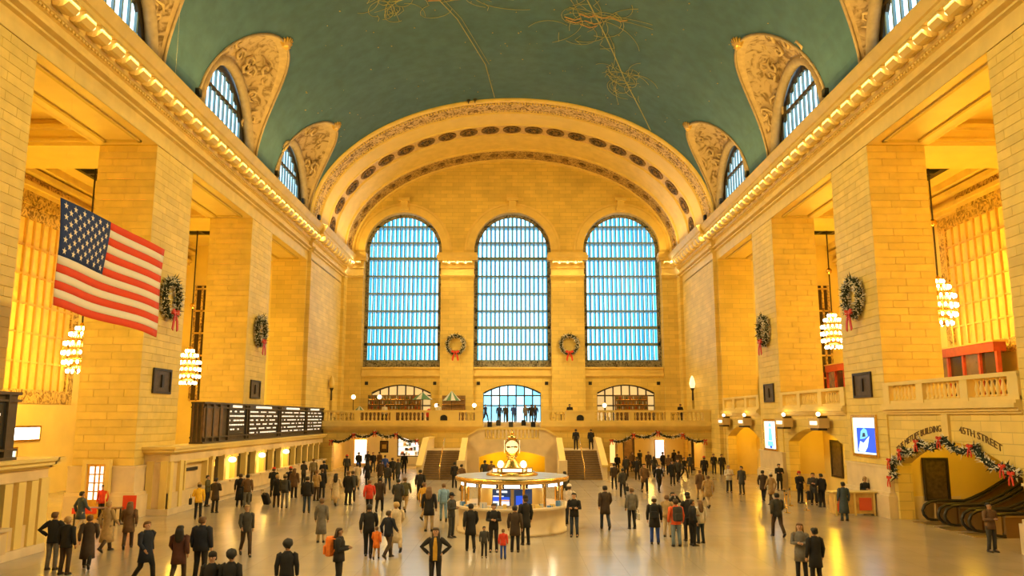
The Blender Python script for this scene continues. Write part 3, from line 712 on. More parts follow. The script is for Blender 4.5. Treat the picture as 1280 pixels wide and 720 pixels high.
# central stair podium
st = empty('grand_staircase', (0, 68, 0), 'pale stone double staircase with curved central parapet below the balcony', 'staircase')
def ptop(u):
    u = abs(u); pts = [(0, 2.95), (2.3, 2.95), (2.31, 3.8), (2.86, 3.72), (3.6, 3.3), (4.0, 2.95)]
    for (a, za), (b, zb) in zip(pts, pts[1:]):
        if a <= u <= b: return za+(zb-za)*(u-a)/(b-a)
    return 2.95
mb = MB(); us = [-4, -3.6, -2.86, -2.31, -2.3, 2.3, 2.31, 2.86, 3.6, 4.0]
strip_wall(mb, -4, 4, 0, ptop, [(0, 2.75, 0, 1.5, .5)], lambda u, w_, z: (u, 68-.25*(1-(u/4)**2)+w_, z), .5, 20)
mb.build('podium_wall', M['marble'], st)
mb = MB(); mb.rings([[(u, 68-.25*(1-(u/4)**2)+d, max(ptop(u), 2.9)+dz) for d, dz in ((-.12, -.02), (-.12, .12), (.6, .12), (.6, -.02))] for u in (-4, -3.8, -3.6, -3.2, -2.86, -2.6, -2.31)], True, True); mb.build('parapet_coping', M['cream'], st)
mb = MB(); mb.rings([[(u, 68-.25*(1-(u/4)**2)+d, max(ptop(u), 2.9)+dz) for d, dz in ((-.12, -.02), (-.12, .12), (.6, .12), (.6, -.02))] for u in (2.31, 2.6, 2.86, 3.2, 3.6, 3.8, 4)], True, True); mb.build('parapet_coping', M['cream'], st)
balustrade(st, 'x', -2.35, 2.35, 67.98, 2.9, [], sp=.3, th=.3)
for s in (-1, 1):
    # flight, inner and outer stringers
    xa, xb = sorted((s*4.1, s*7.0))
    for k in range(13): MB().box(xa, xb, 63+k*.335, 67.5, k*.158, (k+1)*.158).build('step', M['stair_stone'] if 'stair_stone' in M else M['joint'], st)
    for k in range(13): MB().box(xa, xb, 63+k*.335-.03, 63+k*.335+.05, (k+1)*.158-.03, (k+1)*.158+.004).build('nosing', M['nosing'] if 'nosing' in M else M['wood'], st)
    mb = MB(); mb.rings([[(s*x, 62.8, 0), (s*x, 62.8, 1.25), (s*x, 67.6, 2.95), (s*x, 68, 2.95), (s*x, 68, 0)] for x in (3.75, 4.1)]); mb.build('inner_stringer', M['marble'], st)
    mb = MB(); mb.rings([[(s*x, 62.7, 1.22), (s*x, 62.7, 1.4), (s*x, 67.6, 3.1), (s*x, 67.6, 2.92)] for x in (3.68, 4.17)]); mb.build('inner_coping', M['cream'], st)
    mb = MB(); mb.rings([[(s*x, 62.8, 0), (s*x, 62.8, 1.0), (s*x, 67.4, 2.95), (s*x, YBAL, 2.95), (s*x, YBAL, 0)] for x in (7.0, 7.35)]); mb.build('outer_stringer', M['marble'], st)
    mb = MB(); mb.rings([[(s*x, 62.7, .98), (s*x, 62.7, 1.14), (s*x, 67.4, 3.09), (s*x, YBAL, 3.09), (s*x, YBAL, 2.93), (s*x, 67.4, 2.93)] for x in (6.93, 7.42)]); mb.build('outer_coping', M['cream'], st)
    MB().box(*sorted((s*3.6, s*4.25)), 62.45, 62.95, 0, 1.5).build('newel', M['marble'], st)
    hr = MB(); hr.tube([(s*5.6, 62.9, 0), (s*5.6, 62.9, 1.0), (s*5.6, 67.4, 3.05), (s*5.6, 68.2, 3.05)], .035, 6); hr.build('handrail', M['brass'], st, True)
    MB().box(*sorted((s*4.0, s*7.0)), 67.3, YBAL, 1.9, 2.06).build('landing', M['marble'], st)
    MB().box(*sorted((s*1.0, s*4.0)), 68.4, YBAL, 2.02, 2.06).build('landing', M['marble'], st)
for k in range(14): MB().box(-2.6, 2.6, YBAL+k*.31, YBAL+4.4, 2.05+k*.16, 2.05+(k+1)*.16).build('upper_step', M['marble'], st)
mb = MB(); mb.box(-3.7, 3.7, 71.9, 72, 0, 2.0); mb.box(-3.7, 3.7, 68.4, 72, 1.98, 2.02); mb.build('undercroft', M['shopgoldwall'] if 'shopgoldwall' in M else M['cream'], st)
light('undercroft_light', 'POINT', (-1.6, 70.2, 1.6), 110, AMBER, radius=.3); light('undercroft_light', 'POINT', (1.6, 70.2, 1.6), 110, AMBER, radius=.3)
# ================================================================== RIGHT-HAND MEZZANINE AND ARCADE
MZ = 5.2
mz = empty('mezzanine', (XW, 40, 0), 'stone mezzanine along the right wall with balustrade and arched openings below', kind='structure')
bays = [(13.65, 24.2), (28.85, 39.4), (44.05, 54.7), (59.35, YE)]
MB().box(XW+.1, XO, YB, 71, MZ-.25, MZ).build('deck', M['marble'], mz)
for bi, (a, b) in enumerate(bays):
    c = (a+b)/2; mb = MB()
    hole = (c, 4.75, 0, 2.6, 1.15) if bi < 2 else (c, 4.45, 0, 3.2, .9)
    strip_wall(mb, a, b, 0, MZ+.2, [hole], lambda u, w_, z: (XW+.08+w_, u, z), .7, 20); mb.build('arcade_wall', M['stone'], mz)
    for z0, z1, g in ((4.9, 5.0, .05), (5.0, 5.12, .16), (5.12, 5.28, .3), (5.28, 5.4, .22)): MB().box(XW-g, XW+.3, a, b, z0, z1).build('ledge', M['trim'], mz)
    balustrade(mz, 'y', a, b, XW+.12, 5.4, [(a+.3, .6), (a+(b-a)/3, .55), (a+2*(b-a)/3, .55), (b-.3, .6)], sp=.34, cap=.16)
    # recess behind each arch
    xr = 30 if bi < 2 else 20.9
    mb = MB(); y0, y1 = a+.3, b-.3
    mb.quad((XW+.7, y1, 0), (xr, y1, 0), (xr, y1, 4.9), (XW+.7, y1, 4.9)); mb.quad((XW+.7, y0, 0), (xr, y0, 0), (xr, y0, 4.9), (XW+.7, y0, 4.9))
    mb.quad((xr, y0, 0), (xr, y1, 0), (xr, y1, 4.9), (xr, y0, 4.9)); mb.quad((XW+.7, y0, 4.3), (xr, y0, 4.3), (xr, y1, 4.3), (XW+.7, y1, 4.3))
    mb.build('recess', M['cream'], mz)
    for yy in (c-2.2, c+2.2): light('recess_light', 'POINT', (XW+1.9, yy, 3.9), 130, AMBER, radius=.25); MB().lathe([(.25, 0), (.2, -.1), (.02, -.16)], 10, (XW+1.9, yy, 4.29)).build('recess_lamp', M['globe'], mz)
# pendentive hood seen inside the second and third arch
for bi in (2, 3):
    a, b = bays[bi]; c = (a+b)/2
    mb = MB(); R = []
    for k in range(9):
        th = pi/2*k/8; R.append([(XW+.75+2.1*sin(th), c-4.2+q*2.6, 3.2+.9*cos(th)*(.35+.65*q)) for q in (0, .3, .6, 1)])
    mb.rings(R, False, False); mb.build('hood', M['cream'], mz, True)
def wall_plaque(name, s, y0, y1, z0, z1, mat, label, cat, group=None, frame=None, g=.12, x=None):
    xx = x if x is not None else XW-.02; e = empty(name, (s*xx, (y0+y1)/2, z0), label, cat, group)
    xa, xb = sorted((s*(xx-.03), s*xx)); MB().box(xa, xb, y0, y1, z0, z1).build('panel', mat, e)
    f = MB(); xa, xb = sorted((s*(xx-.09), s*xx))
    for q in ((y0-g, y0, z0, z1), (y1, y1+g, z0, z1), (y0-g, y1+g, z0-g, z0), (y0-g, y1+g, z1, z1+g)): f.box(xa, xb, q[0], q[1], q[2], q[3])
    f.build('frame', frame or M['iron'], e); return e
# ================================================================== TICKET OFFICES (left)
M['booth'] = plain('booth_stone', (.72, .55, .30), .45, var=.1, scale=1.5)
M['darkglass'] = plain('dark_ticket_glass', (.05, .03, .015), .15)
M['litniche'] = glow('lit_ticket_window', (1, .6, .12), 1.1)
def ticket_office(y0, y1, label, lit, far_end):
    e = empty('ticket_office', (-17.6, (y0+y1)/2, 0), label, 'ticket office', 'ticket offices')
    xf = -17.0
    MB().box(-XW-.0, xf-.3, y0+.2, y1, 0, 3.1).build('body', M['booth'], e)
    MB().box(-XW, xf+.1, y0, y1, 0, .3).build('base', M['marble'], e)
    MB().box(-XW, xf, y0+.15, y1, .3, 1.05).build('dado', M['booth'], e)
    MB().box(-XW, xf, y0+.15, y1, 2.55, 2.95).build('frieze', M['booth'], e)
    for z0, z1, g in ((2.95, 3.05, .1), (3.05, 3.2, .28), (3.2, 3.32, .38)): MB().box(-XW, xf+g, y0-g+.15, y1, z0, z1).build('cornice', M['cream'], e)
    yy = y0+.2; k = 0
    # two plain panels at the rounded end, then a broad window
    for a, b in ((y0+.15, y0+.5), (y0+1.35, y0+1.75)): MB().box(xf-.4, xf+.06, a, b, .3, 2.6).build('pilaster', M['cream'], e)
    MB().box(xf-.4, xf-.12, y0+.5, y0+1.35, .3, 2.6).build('end_panel', M['booth'], e)
    MB().box(-XW, xf-.1, y0+.12, y0+.3, .31, 2.54).build('end_wall', M['booth'], e)
    for x in (-17.95, -17.25): MB().box(x-.17, x+.17, y0+.06, y0+.3, .3, 2.6).build('pilaster', M['cream'], e)
    wy0, wy1 = y0+2.1, y0+5.0
    w_ = MB().box(xf-.33, xf-.28, wy0, wy1, 1.1, 2.45).build('window', M['booth'], e)
    MB().box(xf-.3, xf-.2, (wy0+wy1)/2-.75, (wy0+wy1)/2+.75, 1.95, 2.12).build('window_slot', M['black'], w_)
    f = MB()
    for a in ((wy0-.15, wy0, 1.05, 2.55), (wy1, wy1+.15, 1.05, 2.55), (wy0, wy1, 2.42, 2.55)): f.box(xf-.35, xf+.05, *a)
    f.build('window_frame', M['cream'], e)
    y = y0+5.6; ye = y1 if far_end else y1-2.6; n = int((ye-y)/1.9); stp = (ye-y)/n
    shm = mesh_of(MB().lathe([(.05, 0), (.2, .06), (.24, .16), (.18, .28), (.06, .32)], 10), 'lamp_globe', M['globe'], True)
    for k in range(n):
        a = y+k*stp
        p_ = MB().box(xf-.36, xf+.08, a, a+.36, .3, 2.6).build('pilaster', M['cream'], e)
        MB().box(xf-.36, xf+.13, a-.05, a+.41, 2.42, 2.6).build('pilaster_cap', M['cream'], p_)
        lt = any(abs(a+.2+stp/2-q) < stp/2 for q in lit)
        w_ = MB().box(xf-.3, xf-.26, a+.36, a+stp, 1.1, 2.55).build('ticket_window', M['litniche'] if lt else M['darkglass'], e)
        MB().box(xf-.27, xf-.2, a+.36+(stp-.36)*.5-.04, a+.36+(stp-.36)*.5+.04, 1.1, 2.55).build('window_bar', M['brass'], w_)
        if lt:
            lp = MB().tube([(xf-.2, a+1.1, 2.5), (xf+.1, a+1.1, 2.52), (xf+.18, a+1.1, 2.42)], .025, 5).build('lamp_arm', M['brass'], e); q = inst(shm, 'lamp_globe', (xf+.18, a+1.1, 2.1), e)
            light('ticket_lamp_light', 'POINT', (xf+.5, a+1.1, 2.0), 30, WARM, radius=.15)
        MB().box(xf-.05, xf+.42, a+.36, a+stp, 1.05, 1.15).build('counter_shelf', M['marble'], e)
    MB().box(xf-.05, xf+.3, y, ye, .3, 1.04).build('counter_front', M['booth'], e)
    if not far_end:
        for a in (ye, ye+.75, ye+1.5): MB().box(xf-.34, xf+.09, a, a+.4, .31, 2.54).build('pilaster', M['cream'], e)
        MB().box(xf-.34, xf-.1, ye, y1-.05, .31, 2.54).build('end_panel', M['booth'], e)
    return e
ticket_office(40.3, 72.8, 'long row of stone ticket windows along the left wall under the departure board', (49.2, 55.2, 61), True)
t2 = ticket_office(13.0, 29.9, 'end of the nearer ticket office at the left picture edge', (20,), False)
for z0, z1, g in ((2.95, 3.05, .1), (3.05, 3.2, .28), (3.2, 3.32, .38)): MB().box(-XW, -17+g, 29.8, 29.9+g, z0, z1).build('cornice', M['cream'], t2)
for a in (29.35,): MB().box(-17.4, -16.9, a, a+.5, .3, 2.6).build('pilaster', M['cream'], t2)
# ---- departure boards
M['board'] = plain('board_bronze', (.10, .075, .05), .5, .3, var=.2)
M['boardface'] = plain('board_face', (.018, .02, .022), .3)
M['text'] = glow('board_text', (1, .93, .8), .8)
def board(y0, y1, panels, label, end_fluted=True):
    e = empty('departure_board', (-17.3, (y0+y1)/2, 3.32), label, 'departure board', 'departure boards')
    x0, x1 = -17.75, -17.05
    MB().box(x0, x1-.1, y0, y1, 3.42, 5.55).build('cabinet', M['board'], e)
    for z0, z1 in ((3.32, 3.42), (3.62, 3.7), (5.28, 5.36), (5.52, 5.62)): MB().box(x0-.03, x1+.03, y0-.03, y1+.03, z0, z1).build('rail', M['board'], e)
    for k in range(3): MB().box(x0+.08+k*.25, x0+.16+k*.25, y0-.06, y0, 3.42, 5.52).build('end_post', M['wood'], e)
    MB().box(x1-.1, x1, y0, y0+2.9, 3.7, 5.28).build('end_panel', M['wood'], e)
    for k in range(3): MB().box(x1-.1, x1+.06, y0+.25+k*1.05, y0+.4+k*1.05, 3.42, 5.52).build('end_post', M['board'], e)
    rn = random.Random(5)
    for pi_, (a, b, rows) in enumerate(panels):
        f = MB().box(x1-.1, x1-.04, a, b, 3.75, 5.25).build('screen', M['boardface'], e)
        for yy in (a-.12, b): MB().box(x1-.1, x1+.04, yy, yy+.12, 3.42, 5.52).build('post', M['board'], e)
        mb = MB(); mb.box(x1-.03, x1+.0, a+(b-a)*.2, a+(b-a)*.72, 5.33, 5.5); mb.build('header_sign', M['text'], e)
        for r in range(rows):
            z = 5.08-r*.27; mb = MB(); y = a+.15+(.25 if rows == 5 and pi_ == 0 and r == 4 else 0)
            while y < b-.4 - (.6 if r == rows-1 else 0)*rn.random():
                wd = rn.uniform(.1, .4); wd = min(wd, b-.2-y); mb.box(x1-.04, x1-.025, y, y+wd, z, z+.085); y += wd+rn.choice((.1, .14, .6))
            mb.build('text_row', M['text'], f, kind='stuff')
    return e
board(44.6, 73.2, [(48.6, 51.8, 5), (52.4, 59.0, 6), (59.6, 66.6, 6), (67.2, 72.8, 6)], 'large dark departure board with rows of lit text above the ticket windows')
board(14, 27.9, [(18, 22, 5), (22.6, 27.2, 6)], 'end of a second dark departure board at the left picture edge')
# ================================================================== INFORMATION BOOTH
BX, BY = 0.0, 35.4
ib = empty('information_booth', (BX, BY, 0), 'round marble and brass information booth in the middle of the floor', 'booth')
C = (BX, BY, 0)
MB().lathe([(2.36, 0), (2.36, .12), (2.30, .16), (2.30, .95), (2.36, 1.0)], 40, C).build('marble_base', M['marble'], ib, True)
MB().lathe([(2.2, 1.0), (2.5, 1.0), (2.54, 1.04), (2.54, 1.1), (2.5, 1.12), (1.5, 1.12)], 40, C).build('counter', M['brass2'] if 'brass2' in M else M['marble'], ib)
M['boothglass'] = plain('booth_interior_glass', (.55, .42, .22), .12, var=.5, scale=3)
M['roofmetal'] = plain('grey_booth_roof', (.42, .44, .46), .35, .3, var=.15, scale=2)
M['scr_blue'] = glow('blue_screen', (.02, .09, .75), 1.1); M['scr_white'] = glow('white_screen', (.85, .92, 1), 1.1); M['scr_orange'] = glow('orange_screen', (1, .45, .08), 1.0); M['scr_dark'] = glow('navy_screen', (.02, .05, .14), .6)
MB().lathe([(1.35, .02), (1.35, 2.0)], 24, C, False).build('inner_core', M['cream'], ib, True)
NF = 14
for k in range(NF):
    a0, a1 = 2*pi*(k-.5)/NF, 2*pi*(k+.5)/NF; r = 2.16; z0, z1 = 1.12, 1.86
    P = lambda a, z, r=r: (BX+r*sin(a), BY-r*cos(a), z)
    mb = MB(); mb.tube([P(a0, 1.1), P(a0, 2.1)], .06, 6); mb.build('post', M['brass'], ib)
    am = (a0+a1)/2
    mb = MB(); mb.quad(P(a0, z0), P(a1, z0), P(a1, z1), P(a0, z1)); g_ = mb.build('glass', M['clearpane'], ib)
    mb = MB(); q = .15; mb.rings([[P(a0+.05, 1.9, r+.03), P(a1-.05, 1.9, r+.03), P(a1-.05, 2.06, r+.03), P(a0+.05, 2.06, r+.03)], [P(a0+.05, 1.9, r-.1), P(a1-.05, 1.9, r-.1), P(a1-.05, 2.06, r-.1), P(a0+.05, 2.06, r-.1)]]); h_ = mb.build('header_panel', M['iron'], ib)
    if k in (0, 1, 2, 3, 11, 12, 13):
        mb = MB(); da = (a1-a0)*.18; mb.quad(P(a0+da, 1.92, r+.04), P(a1-da, 1.92, r+.04), P(a1-da, 2.03, r+.04), P(a0+da, 2.03, r+.04)); mb.build('header_lamp', M['whitelamp'], h_)
# two screens behind the front panes (photo: one blue-white, one navy)
for a, nm in ((-.22, 0), (.23, 1)):
    P = lambda t, z, r=2.0: (BX+r*sin(a)+t*cos(a), BY-r*cos(a)+t*sin(a), z)
    def q_(t0, t1, z0, z1, r=2.0): 
        m_ = MB(); m_.rings([[P(t0, z0, r), P(t1, z0, r), P(t1, z1, r), P(t0, z1, r)], [P(t0, z0, r-.05), P(t1, z0, r-.05), P(t1, z1, r-.05), P(t0, z1, r-.05)]]); return m_
    s_ = q_(-.38, .38, 1.2, 1.86).build('screen', M['scr_dark'], ib)
    if nm == 0:
        q_(-.34, .34, 1.22, 1.38, 2.02).build('screen_rows', M['scr_white'], s_); q_(-.34, .34, 1.39, 1.55, 2.02).build('screen_band', M['scr_blue'], s_)
        q_(-.34, .1, 1.56, 1.6, 2.02).build('screen_rows', M['scr_white'], s_); q_(-.1, .34, 1.40, 1.44, 2.03).build('screen_rows', M['scr_orange'], s_); q_(-.2, .25, 1.72, 1.8, 2.02).build('screen_title', M['scr_white'], s_)
    else: q_(-.3, .05, 1.25, 1.6, 2.02).build('screen_band', M['scr_blue'], s_)
rl = random.Random(11)
for k in range(34):                                       # leaflets and boxes on the counter shelf
    a = rl.uniform(-1.2, 1.2); r = 2.3; z = 1.12
    if abs(a) < .12: continue
    x, y = BX+r*sin(a), BY-r*cos(a); w_ = rl.uniform(.06, .14)
    q = MB().box(-w_, w_, -.06, .06, 0, rl.uniform(.06, .22)).build('leaflet_stack', GC[rl.choice((1, 1, 4, 0))] if k % 3 else M['cream'], ib); q.location = (x-BX, y-BY, z); q.rotation_euler[2] = a
MB().lathe([(2.1, 2.06), (2.42, 2.08), (2.46, 2.14), (2.46, 2.24), (2.40, 2.28)], 40, C).build('roof_rim', M['brass'], ib, True)
MB().lathe([(2.40, 2.24), (2.40, 2.285), (.2, 2.30)], 40, C).build('roof', M['roofmetal'], ib)
MB().lathe([(1.12, 2.29), (1.12, 2.36), (1.05, 2.40), (1.0, 2.46), (.9, 2.5), (.5, 2.52)], 28, C).build('lantern_base', M['brass'], ib, True)
sg = empty('lit_sign', (0, 0, 0)); sg.parent = ib; sg.location = (0, 0, 0)
bpy.data.objects.remove(sg)
M['signglow'] = glow('sign_glow', (1, .9, .62), 1.5)
s_ = MB().box(BX-.48, BX+.48, BY-1.0, BY-.92, 2.45, 2.66).build('sign_box', M['brass'], ib)
MB().box(BX-.40, BX+.42, BY-1.03, BY-1.0, 2.49, 2.61).build('sign_face', M['signglow'], s_)
for x in (-.72, .74): 
    q = MB().box(BX+x-.13, BX+x+.13, BY-.95, BY-.87, 2.45, 2.66).build('sign_box', M['brass'], ib); MB().box(BX+x-.09, BX+x+.09, BY-.98, BY-.95, 2.49, 2.62).build('sign_face', M['signglow'], q)
MB().lathe([(.5, 2.5), (.46, 2.62), (.34, 2.7), (.3, 2.84), (.2, 2.92), (.16, 3.02), (.24, 3.08), (.24, 3.12), (.12, 3.16)], 20, C).build('clock_pedestal', M['brass'], ib, True)
for sx in (-1, 1):
    for sy in (-1, 1):
        q = MB().tube([(BX+sx*.2, BY+sy*.2, 2.6), (BX+sx*.42, BY+sy*.42, 2.52), (BX+sx*.5, BY+sy*.5, 2.62)], .03, 6).build('lamp_arm', M['brass'], ib, True)
        MB().ball((BX+sx*.5, BY+sy*.5, 2.75), .13, 10, 6).build('lamp_globe', M['globe'], q, True)
light('booth_lamp_light', 'POINT', (BX, BY-.9, 3.0), 25, WARM, radius=.12)
for k in range(6): light('booth_inner_light', 'POINT', (BX+1.75*sin(k*pi/3+.5), BY-1.75*cos(k*pi/3+.5), 1.85), 14, (1, .8, .5), radius=.08)
ck = MB().ball((BX, BY, 3.5), (.33, .33, .36), 16, 8).build('clock_body', M['brass'], ib, True)
MB().lathe([(.1, 3.82), (.2, 3.86), (.16, 3.92), (.06, 3.98), (.1, 4.06), (.03, 4.14), (.01, 4.2)], 12, C).build('clock_finial', M['brass'], ib, True)
M['dial'] = glow('opal_clock_dial', (1, .88, .58), .55)
for k in range(4):
    a = k*pi/2; d = Vector((sin(a), -cos(a), 0)); t = Vector((cos(a), sin(a), 0)); c = Vector((BX, BY, 3.5))+d*.33
    m_ = MB(); n = 24; r0 = [c+t*.28*cos(2*pi*j/n)+Vector((0, 0, .28*sin(2*pi*j/n))) for j in range(n)]; m_.rings([[p-d*.015 for p in r0], [p+d*.01 for p in r0]]); f_ = m_.build('clock_dial', M['dial'], ib)
    m_ = MB(); m_.ring(c-d*.1, t, (0, 0, 1), .345, .275, -.14, 24); m_.build('clock_bezel', M['brass'], ib)
    def hand(ang, ln, wd):
        h = t*sin(ang)+Vector((0, 0, cos(ang))); o_ = h.cross(d)
        m2 = MB(); b0 = c+d*.02; m2.rings([[b0-h*.05-o_*wd, b0-h*.05+o_*wd, b0+h*ln+o_*wd*.5, b0+h*ln-o_*wd*.5], [p+d*.01 for p in (b0-h*.05-o_*wd, b0-h*.05+o_*wd, b0+h*ln+o_*wd*.5, b0+h*ln-o_*wd*.5)]]); return m2
    hand(radians(256), .24, .014).build('minute_hand', M['black'], f_); hand(radians(82), .15, .02).build('hour_hand', M['black'], f_)
    for j in range(12):
        h = t*sin(j*pi/6)+Vector((0, 0, cos(j*pi/6))); o_ = h.cross(d); b0 = c+d*.012
        m2 = MB(); m2.quad(b0+h*.215-o_*.008, b0+h*.215+o_*.008, b0+h*.255+o_*.008, b0+h*.255-o_*.008); m2.build('hour_mark', M['black'], f_)
# ================================================================== FLAG
M['navy'] = plain('flag_blue', (.012, .035, .15), .8, var=.15, scale=2); M['fred'] = plain('flag_red', (.72, .06, .015), .8); M['fwhite'] = plain('flag_white', (.80, .72, .60), .8)
fl = empty('flag', (-13, 25.6, 11), 'large hanging flag with red and white stripes and starry blue canton', 'flag')
FY0, FY1, FZ1, FH = 22.2, 29.1, 11.0, 3.12
def FP(u, v, off=0):
    """u along the fly from the near edge, v down from the top"""
    y = FY0+(FY1-FY0)*u; z = FZ1-.06*u-v*(FH+.16*u); x = -13.0+.10*sin(u*9+v*1.5)*(.25+v)+.05*sin(v*5+u*3); return (x+off, y, z)
def cloth(u0, u1, v0, v1, name, mat, par, nu=14, nv=2):
    m_ = MB(); m_.rings([[FP(u0+(u1-u0)*i/nu, v0+(v1-v0)*j/nv) for i in range(nu+1)] for j in range(nv+1)], False, False); q = m_.build(name, mat, par, True)
    sol = q.modifiers.new('thickness', 'SOLIDIFY'); sol.thickness = .02; return q
CU = .41
for k in range(13):
    v0, v1 = k/13, (k+1)/13
    cloth(CU if k < 7 else 0, 1, v0, v1, 'stripe', M['fred'] if k % 2 == 0 else M['fwhite'], fl)
can = cloth(0, CU, 0, 7/13, 'canton', M['navy'], fl, 10, 6)
def star(u, v):
    out = []; 
    for off in (.03, -.03):
        m_ = MB(); P = []
        for j in range(10):
            r = .115 if j % 2 == 0 else .046; a = pi/2+j*pi/5
            p = FP(u+r*cos(a)/(FY1-FY0), v-r*sin(a)/FH, off); P.append(p)
        m_.poly(P); out.append(m_)
    a, b = out; a.f.append(tuple(range(10, 20))); a.v += b.v; return a
for r in range(9):
    n = 6 if r % 2 == 0 else 5
    for k in range(n):
        u = CU*((k*2+1) if n == 6 else (k*2+2))/12; v = 7/13*(r+1)/10
        star(u, v).build('star', M['fwhite'], can)
for u in (.02, .98):
    p = FP(u, 0); MB().tube([p, (p[0], p[1], ZC+BV*sqrt(1-(13/AV)**2))], .0025, 4).build('hanging_wire', M['cream'], fl)
# ================================================================== WREATHS AND GARLANDS
M['needle'] = plain('dark_fir', (.020, .030, .014), .8, rnd=.3); M['frost'] = plain('silver_tips', (.85, .8, .7), .5); M['bow'] = plain('red_ribbon', (.62, .04, .015), .5)
def fir(path, rad, n, rn, size=.13):
    """needle tufts round a path, dark ones and frosted ones"""
    dk, fr = MB(), MB()
    L = [Vector(p) for p in path]
    for k in range(n):
        i = rn.randrange(len(L)-1); p = L[i].lerp(L[i+1], rn.random())
        d = Vector((rn.gauss(0, 1), rn.gauss(0, 1), rn.gauss(0, 1))).normalized(); b = p+d*rad*rn.uniform(.3, 1); q = d.orthogonal().normalized()*size*.35; t = b+(d+Vector((rn.gauss(0, .5), rn.gauss(0, .5), rn.gauss(0, .5))))*size
        q2 = d.cross(q)
        m_ = fr if rn.random() < .55 else dk; s0 = len(m_.v); m_.v += [tuple(b+q), tuple(b-q*.5+q2*.8), tuple(b-q*.5-q2*.8), tuple(t)]; m_.f += [(s0, s0+1, s0+3), (s0+1, s0+2, s0+3), (s0+2, s0, s0+3)]
    return dk, fr
def bow(s_=1.0):
    m_ = MB()
    for sx in (-1, 1):
        m_.rings([[(sx*.02, -.05, -.05), (sx*.02, .05, -.05), (sx*.02, .05, .05), (sx*.02, -.05, .05)], [(sx*.25, -.1, -.06), (sx*.25, .1, -.06), (sx*.25, .1, .2), (sx*.25, -.1, .2)], [(sx*.36, -.06, .02), (sx*.36, .06, .02), (sx*.36, .06, .16), (sx*.36, -.06, .16)]])
        m_.rings([[(0, -.05, 0), (0, 0, 0), (sx*.07, 0, -.02), (sx*.07, -.05, -.02)], [(sx*.1, -.07, -.4), (sx*.1, -.02, -.4), (sx*.26, -.02, -.36), (sx*.26, -.07, -.36)], [(sx*.2, -.06, -.85), (sx*.2, -.01, -.85), (sx*.33, -.01, -.75), (sx*.33, -.06, -.75)]])
    m_.ball((0, 0, .02), (.09, .12, .1), 8, 5); return mesh_of(m_, 'bow', M['bow'])
BOW = bow()
rw = random.Random(21)
pth = [(.88*cos(2*pi*k/32), 0, .95*sin(2*pi*k/32)) for k in range(33)]
dk, fr = fir(pth, .2, 1500, rw); dk.tube(pth, .16, 6); WD, WF = mesh_of(dk, 'greenery', M['needle']), mesh_of(fr, 'frosted_tips', M['frost'])
def wreath(loc, rz, sc_, label):
    e = empty('wreath', loc, label, 'wreath', 'christmas wreaths'); e.rotation_euler[2] = rz; e.scale = (sc_,)*3
    for me, nm in ((WD, 'greenery'), (WF, 'frosted_tips'), (BOW, 'bow')):
        q = bpy.data.objects.new(nm, me); COL.objects.link(q); q.parent = e
        if nm != 'bow': q['kind'] = 'stuff'
        else: q.location = (0, -.22, -.82); q.scale = (1.15, 1, 1.1)
wreath((-XW+.28, 41.75, 11.0), pi/2, 1.0, 'frosted wreath with red bow on the second pier at left, beside the flag')
wreath((-XW+.28, 57.0, 10.9), pi/2, 1.0, 'frosted wreath with red bow on the third pier at left, above the departure board')
wreath((XW-.28, 41.75, 11.0), -pi/2, 1.0, 'frosted wreath with red bow on the second pier at right, beside the chandelier')
wreath((XW-.28, 57.0, 10.9), -pi/2, 1.0, 'frosted wreath with red bow on the third pier at right')
wreath((-5.95, YF-.72, 12.35), 0, 1.0, 'frosted wreath with red bow between the left and centre great windows')
wreath((6.05, YF-.68, 12.35), 0, 1.0, 'frosted wreath with red bow between the centre and right great windows')
def garland(pts, n, axis, label, rad=.17, bows=True, bs=.8, rot=0):
    e = empty('garland', pts[len(pts)//2], label, 'garland', 'christmas garlands'); path = []
    for a, b in zip(pts, pts[1:]):
        a, b = Vector(a), Vector(b)
        for k in range(9):
            t = k/8; p = a.lerp(b, t); p.z -= .34*4*t*(1-t)*min(1, (b-a).length/2.2); path.append(p)
    dk, fr = fir(path, rad, n, rw, .12); dk.tube(path, rad*.7, 6)
    dk.build('greenery', M['needle'], e, kind='stuff'); fr.build('frosted_tips', M['frost'], e, kind='stuff')
    if bows:
        for p in pts: inst(BOW, 'bow', Vector(p)+Vector(axis)*.2, e, scale=(bs,)*3, rot=(0, 0, rot))
    return e
arcz = lambda y: 2.6+1.15*max(0, 1-((y-34.12)/4.75)**2)+.12
ga = [(XW-.12, y, arcz(y)) for y in (38.85, 37.7, 36.1, 34.15, 31.9, 29.9, 29.4)]
garland([(XW-.12, 38.95, 1.9)]+ga, 1500, (-1, 0, 0), 'frosted garland with red bows draped over the escalator arch at right', rot=-pi/2, bs=.5)
az2 = lambda x, c, h: 2.5+.75*max(0, 1-((x-c)/h)**2)+.2
garland([(x, YBAL-.3, az2(x, -12.3, 3.9)) for x in (-16.2, -14.2, -12.3, -10.4, -8.5)], 700, (0, -1, 0), 'garland above the passage left of the staircase', rad=.15, bs=.5)
garland([(x, YBAL-.3, az2(x, 13.1, 4.3)) for x in (8.9, 10.9, 13.1, 15.3, 17.3)], 700, (0, -1, 0), 'garland above the passage right of the staircase', rad=.15, bs=.5)
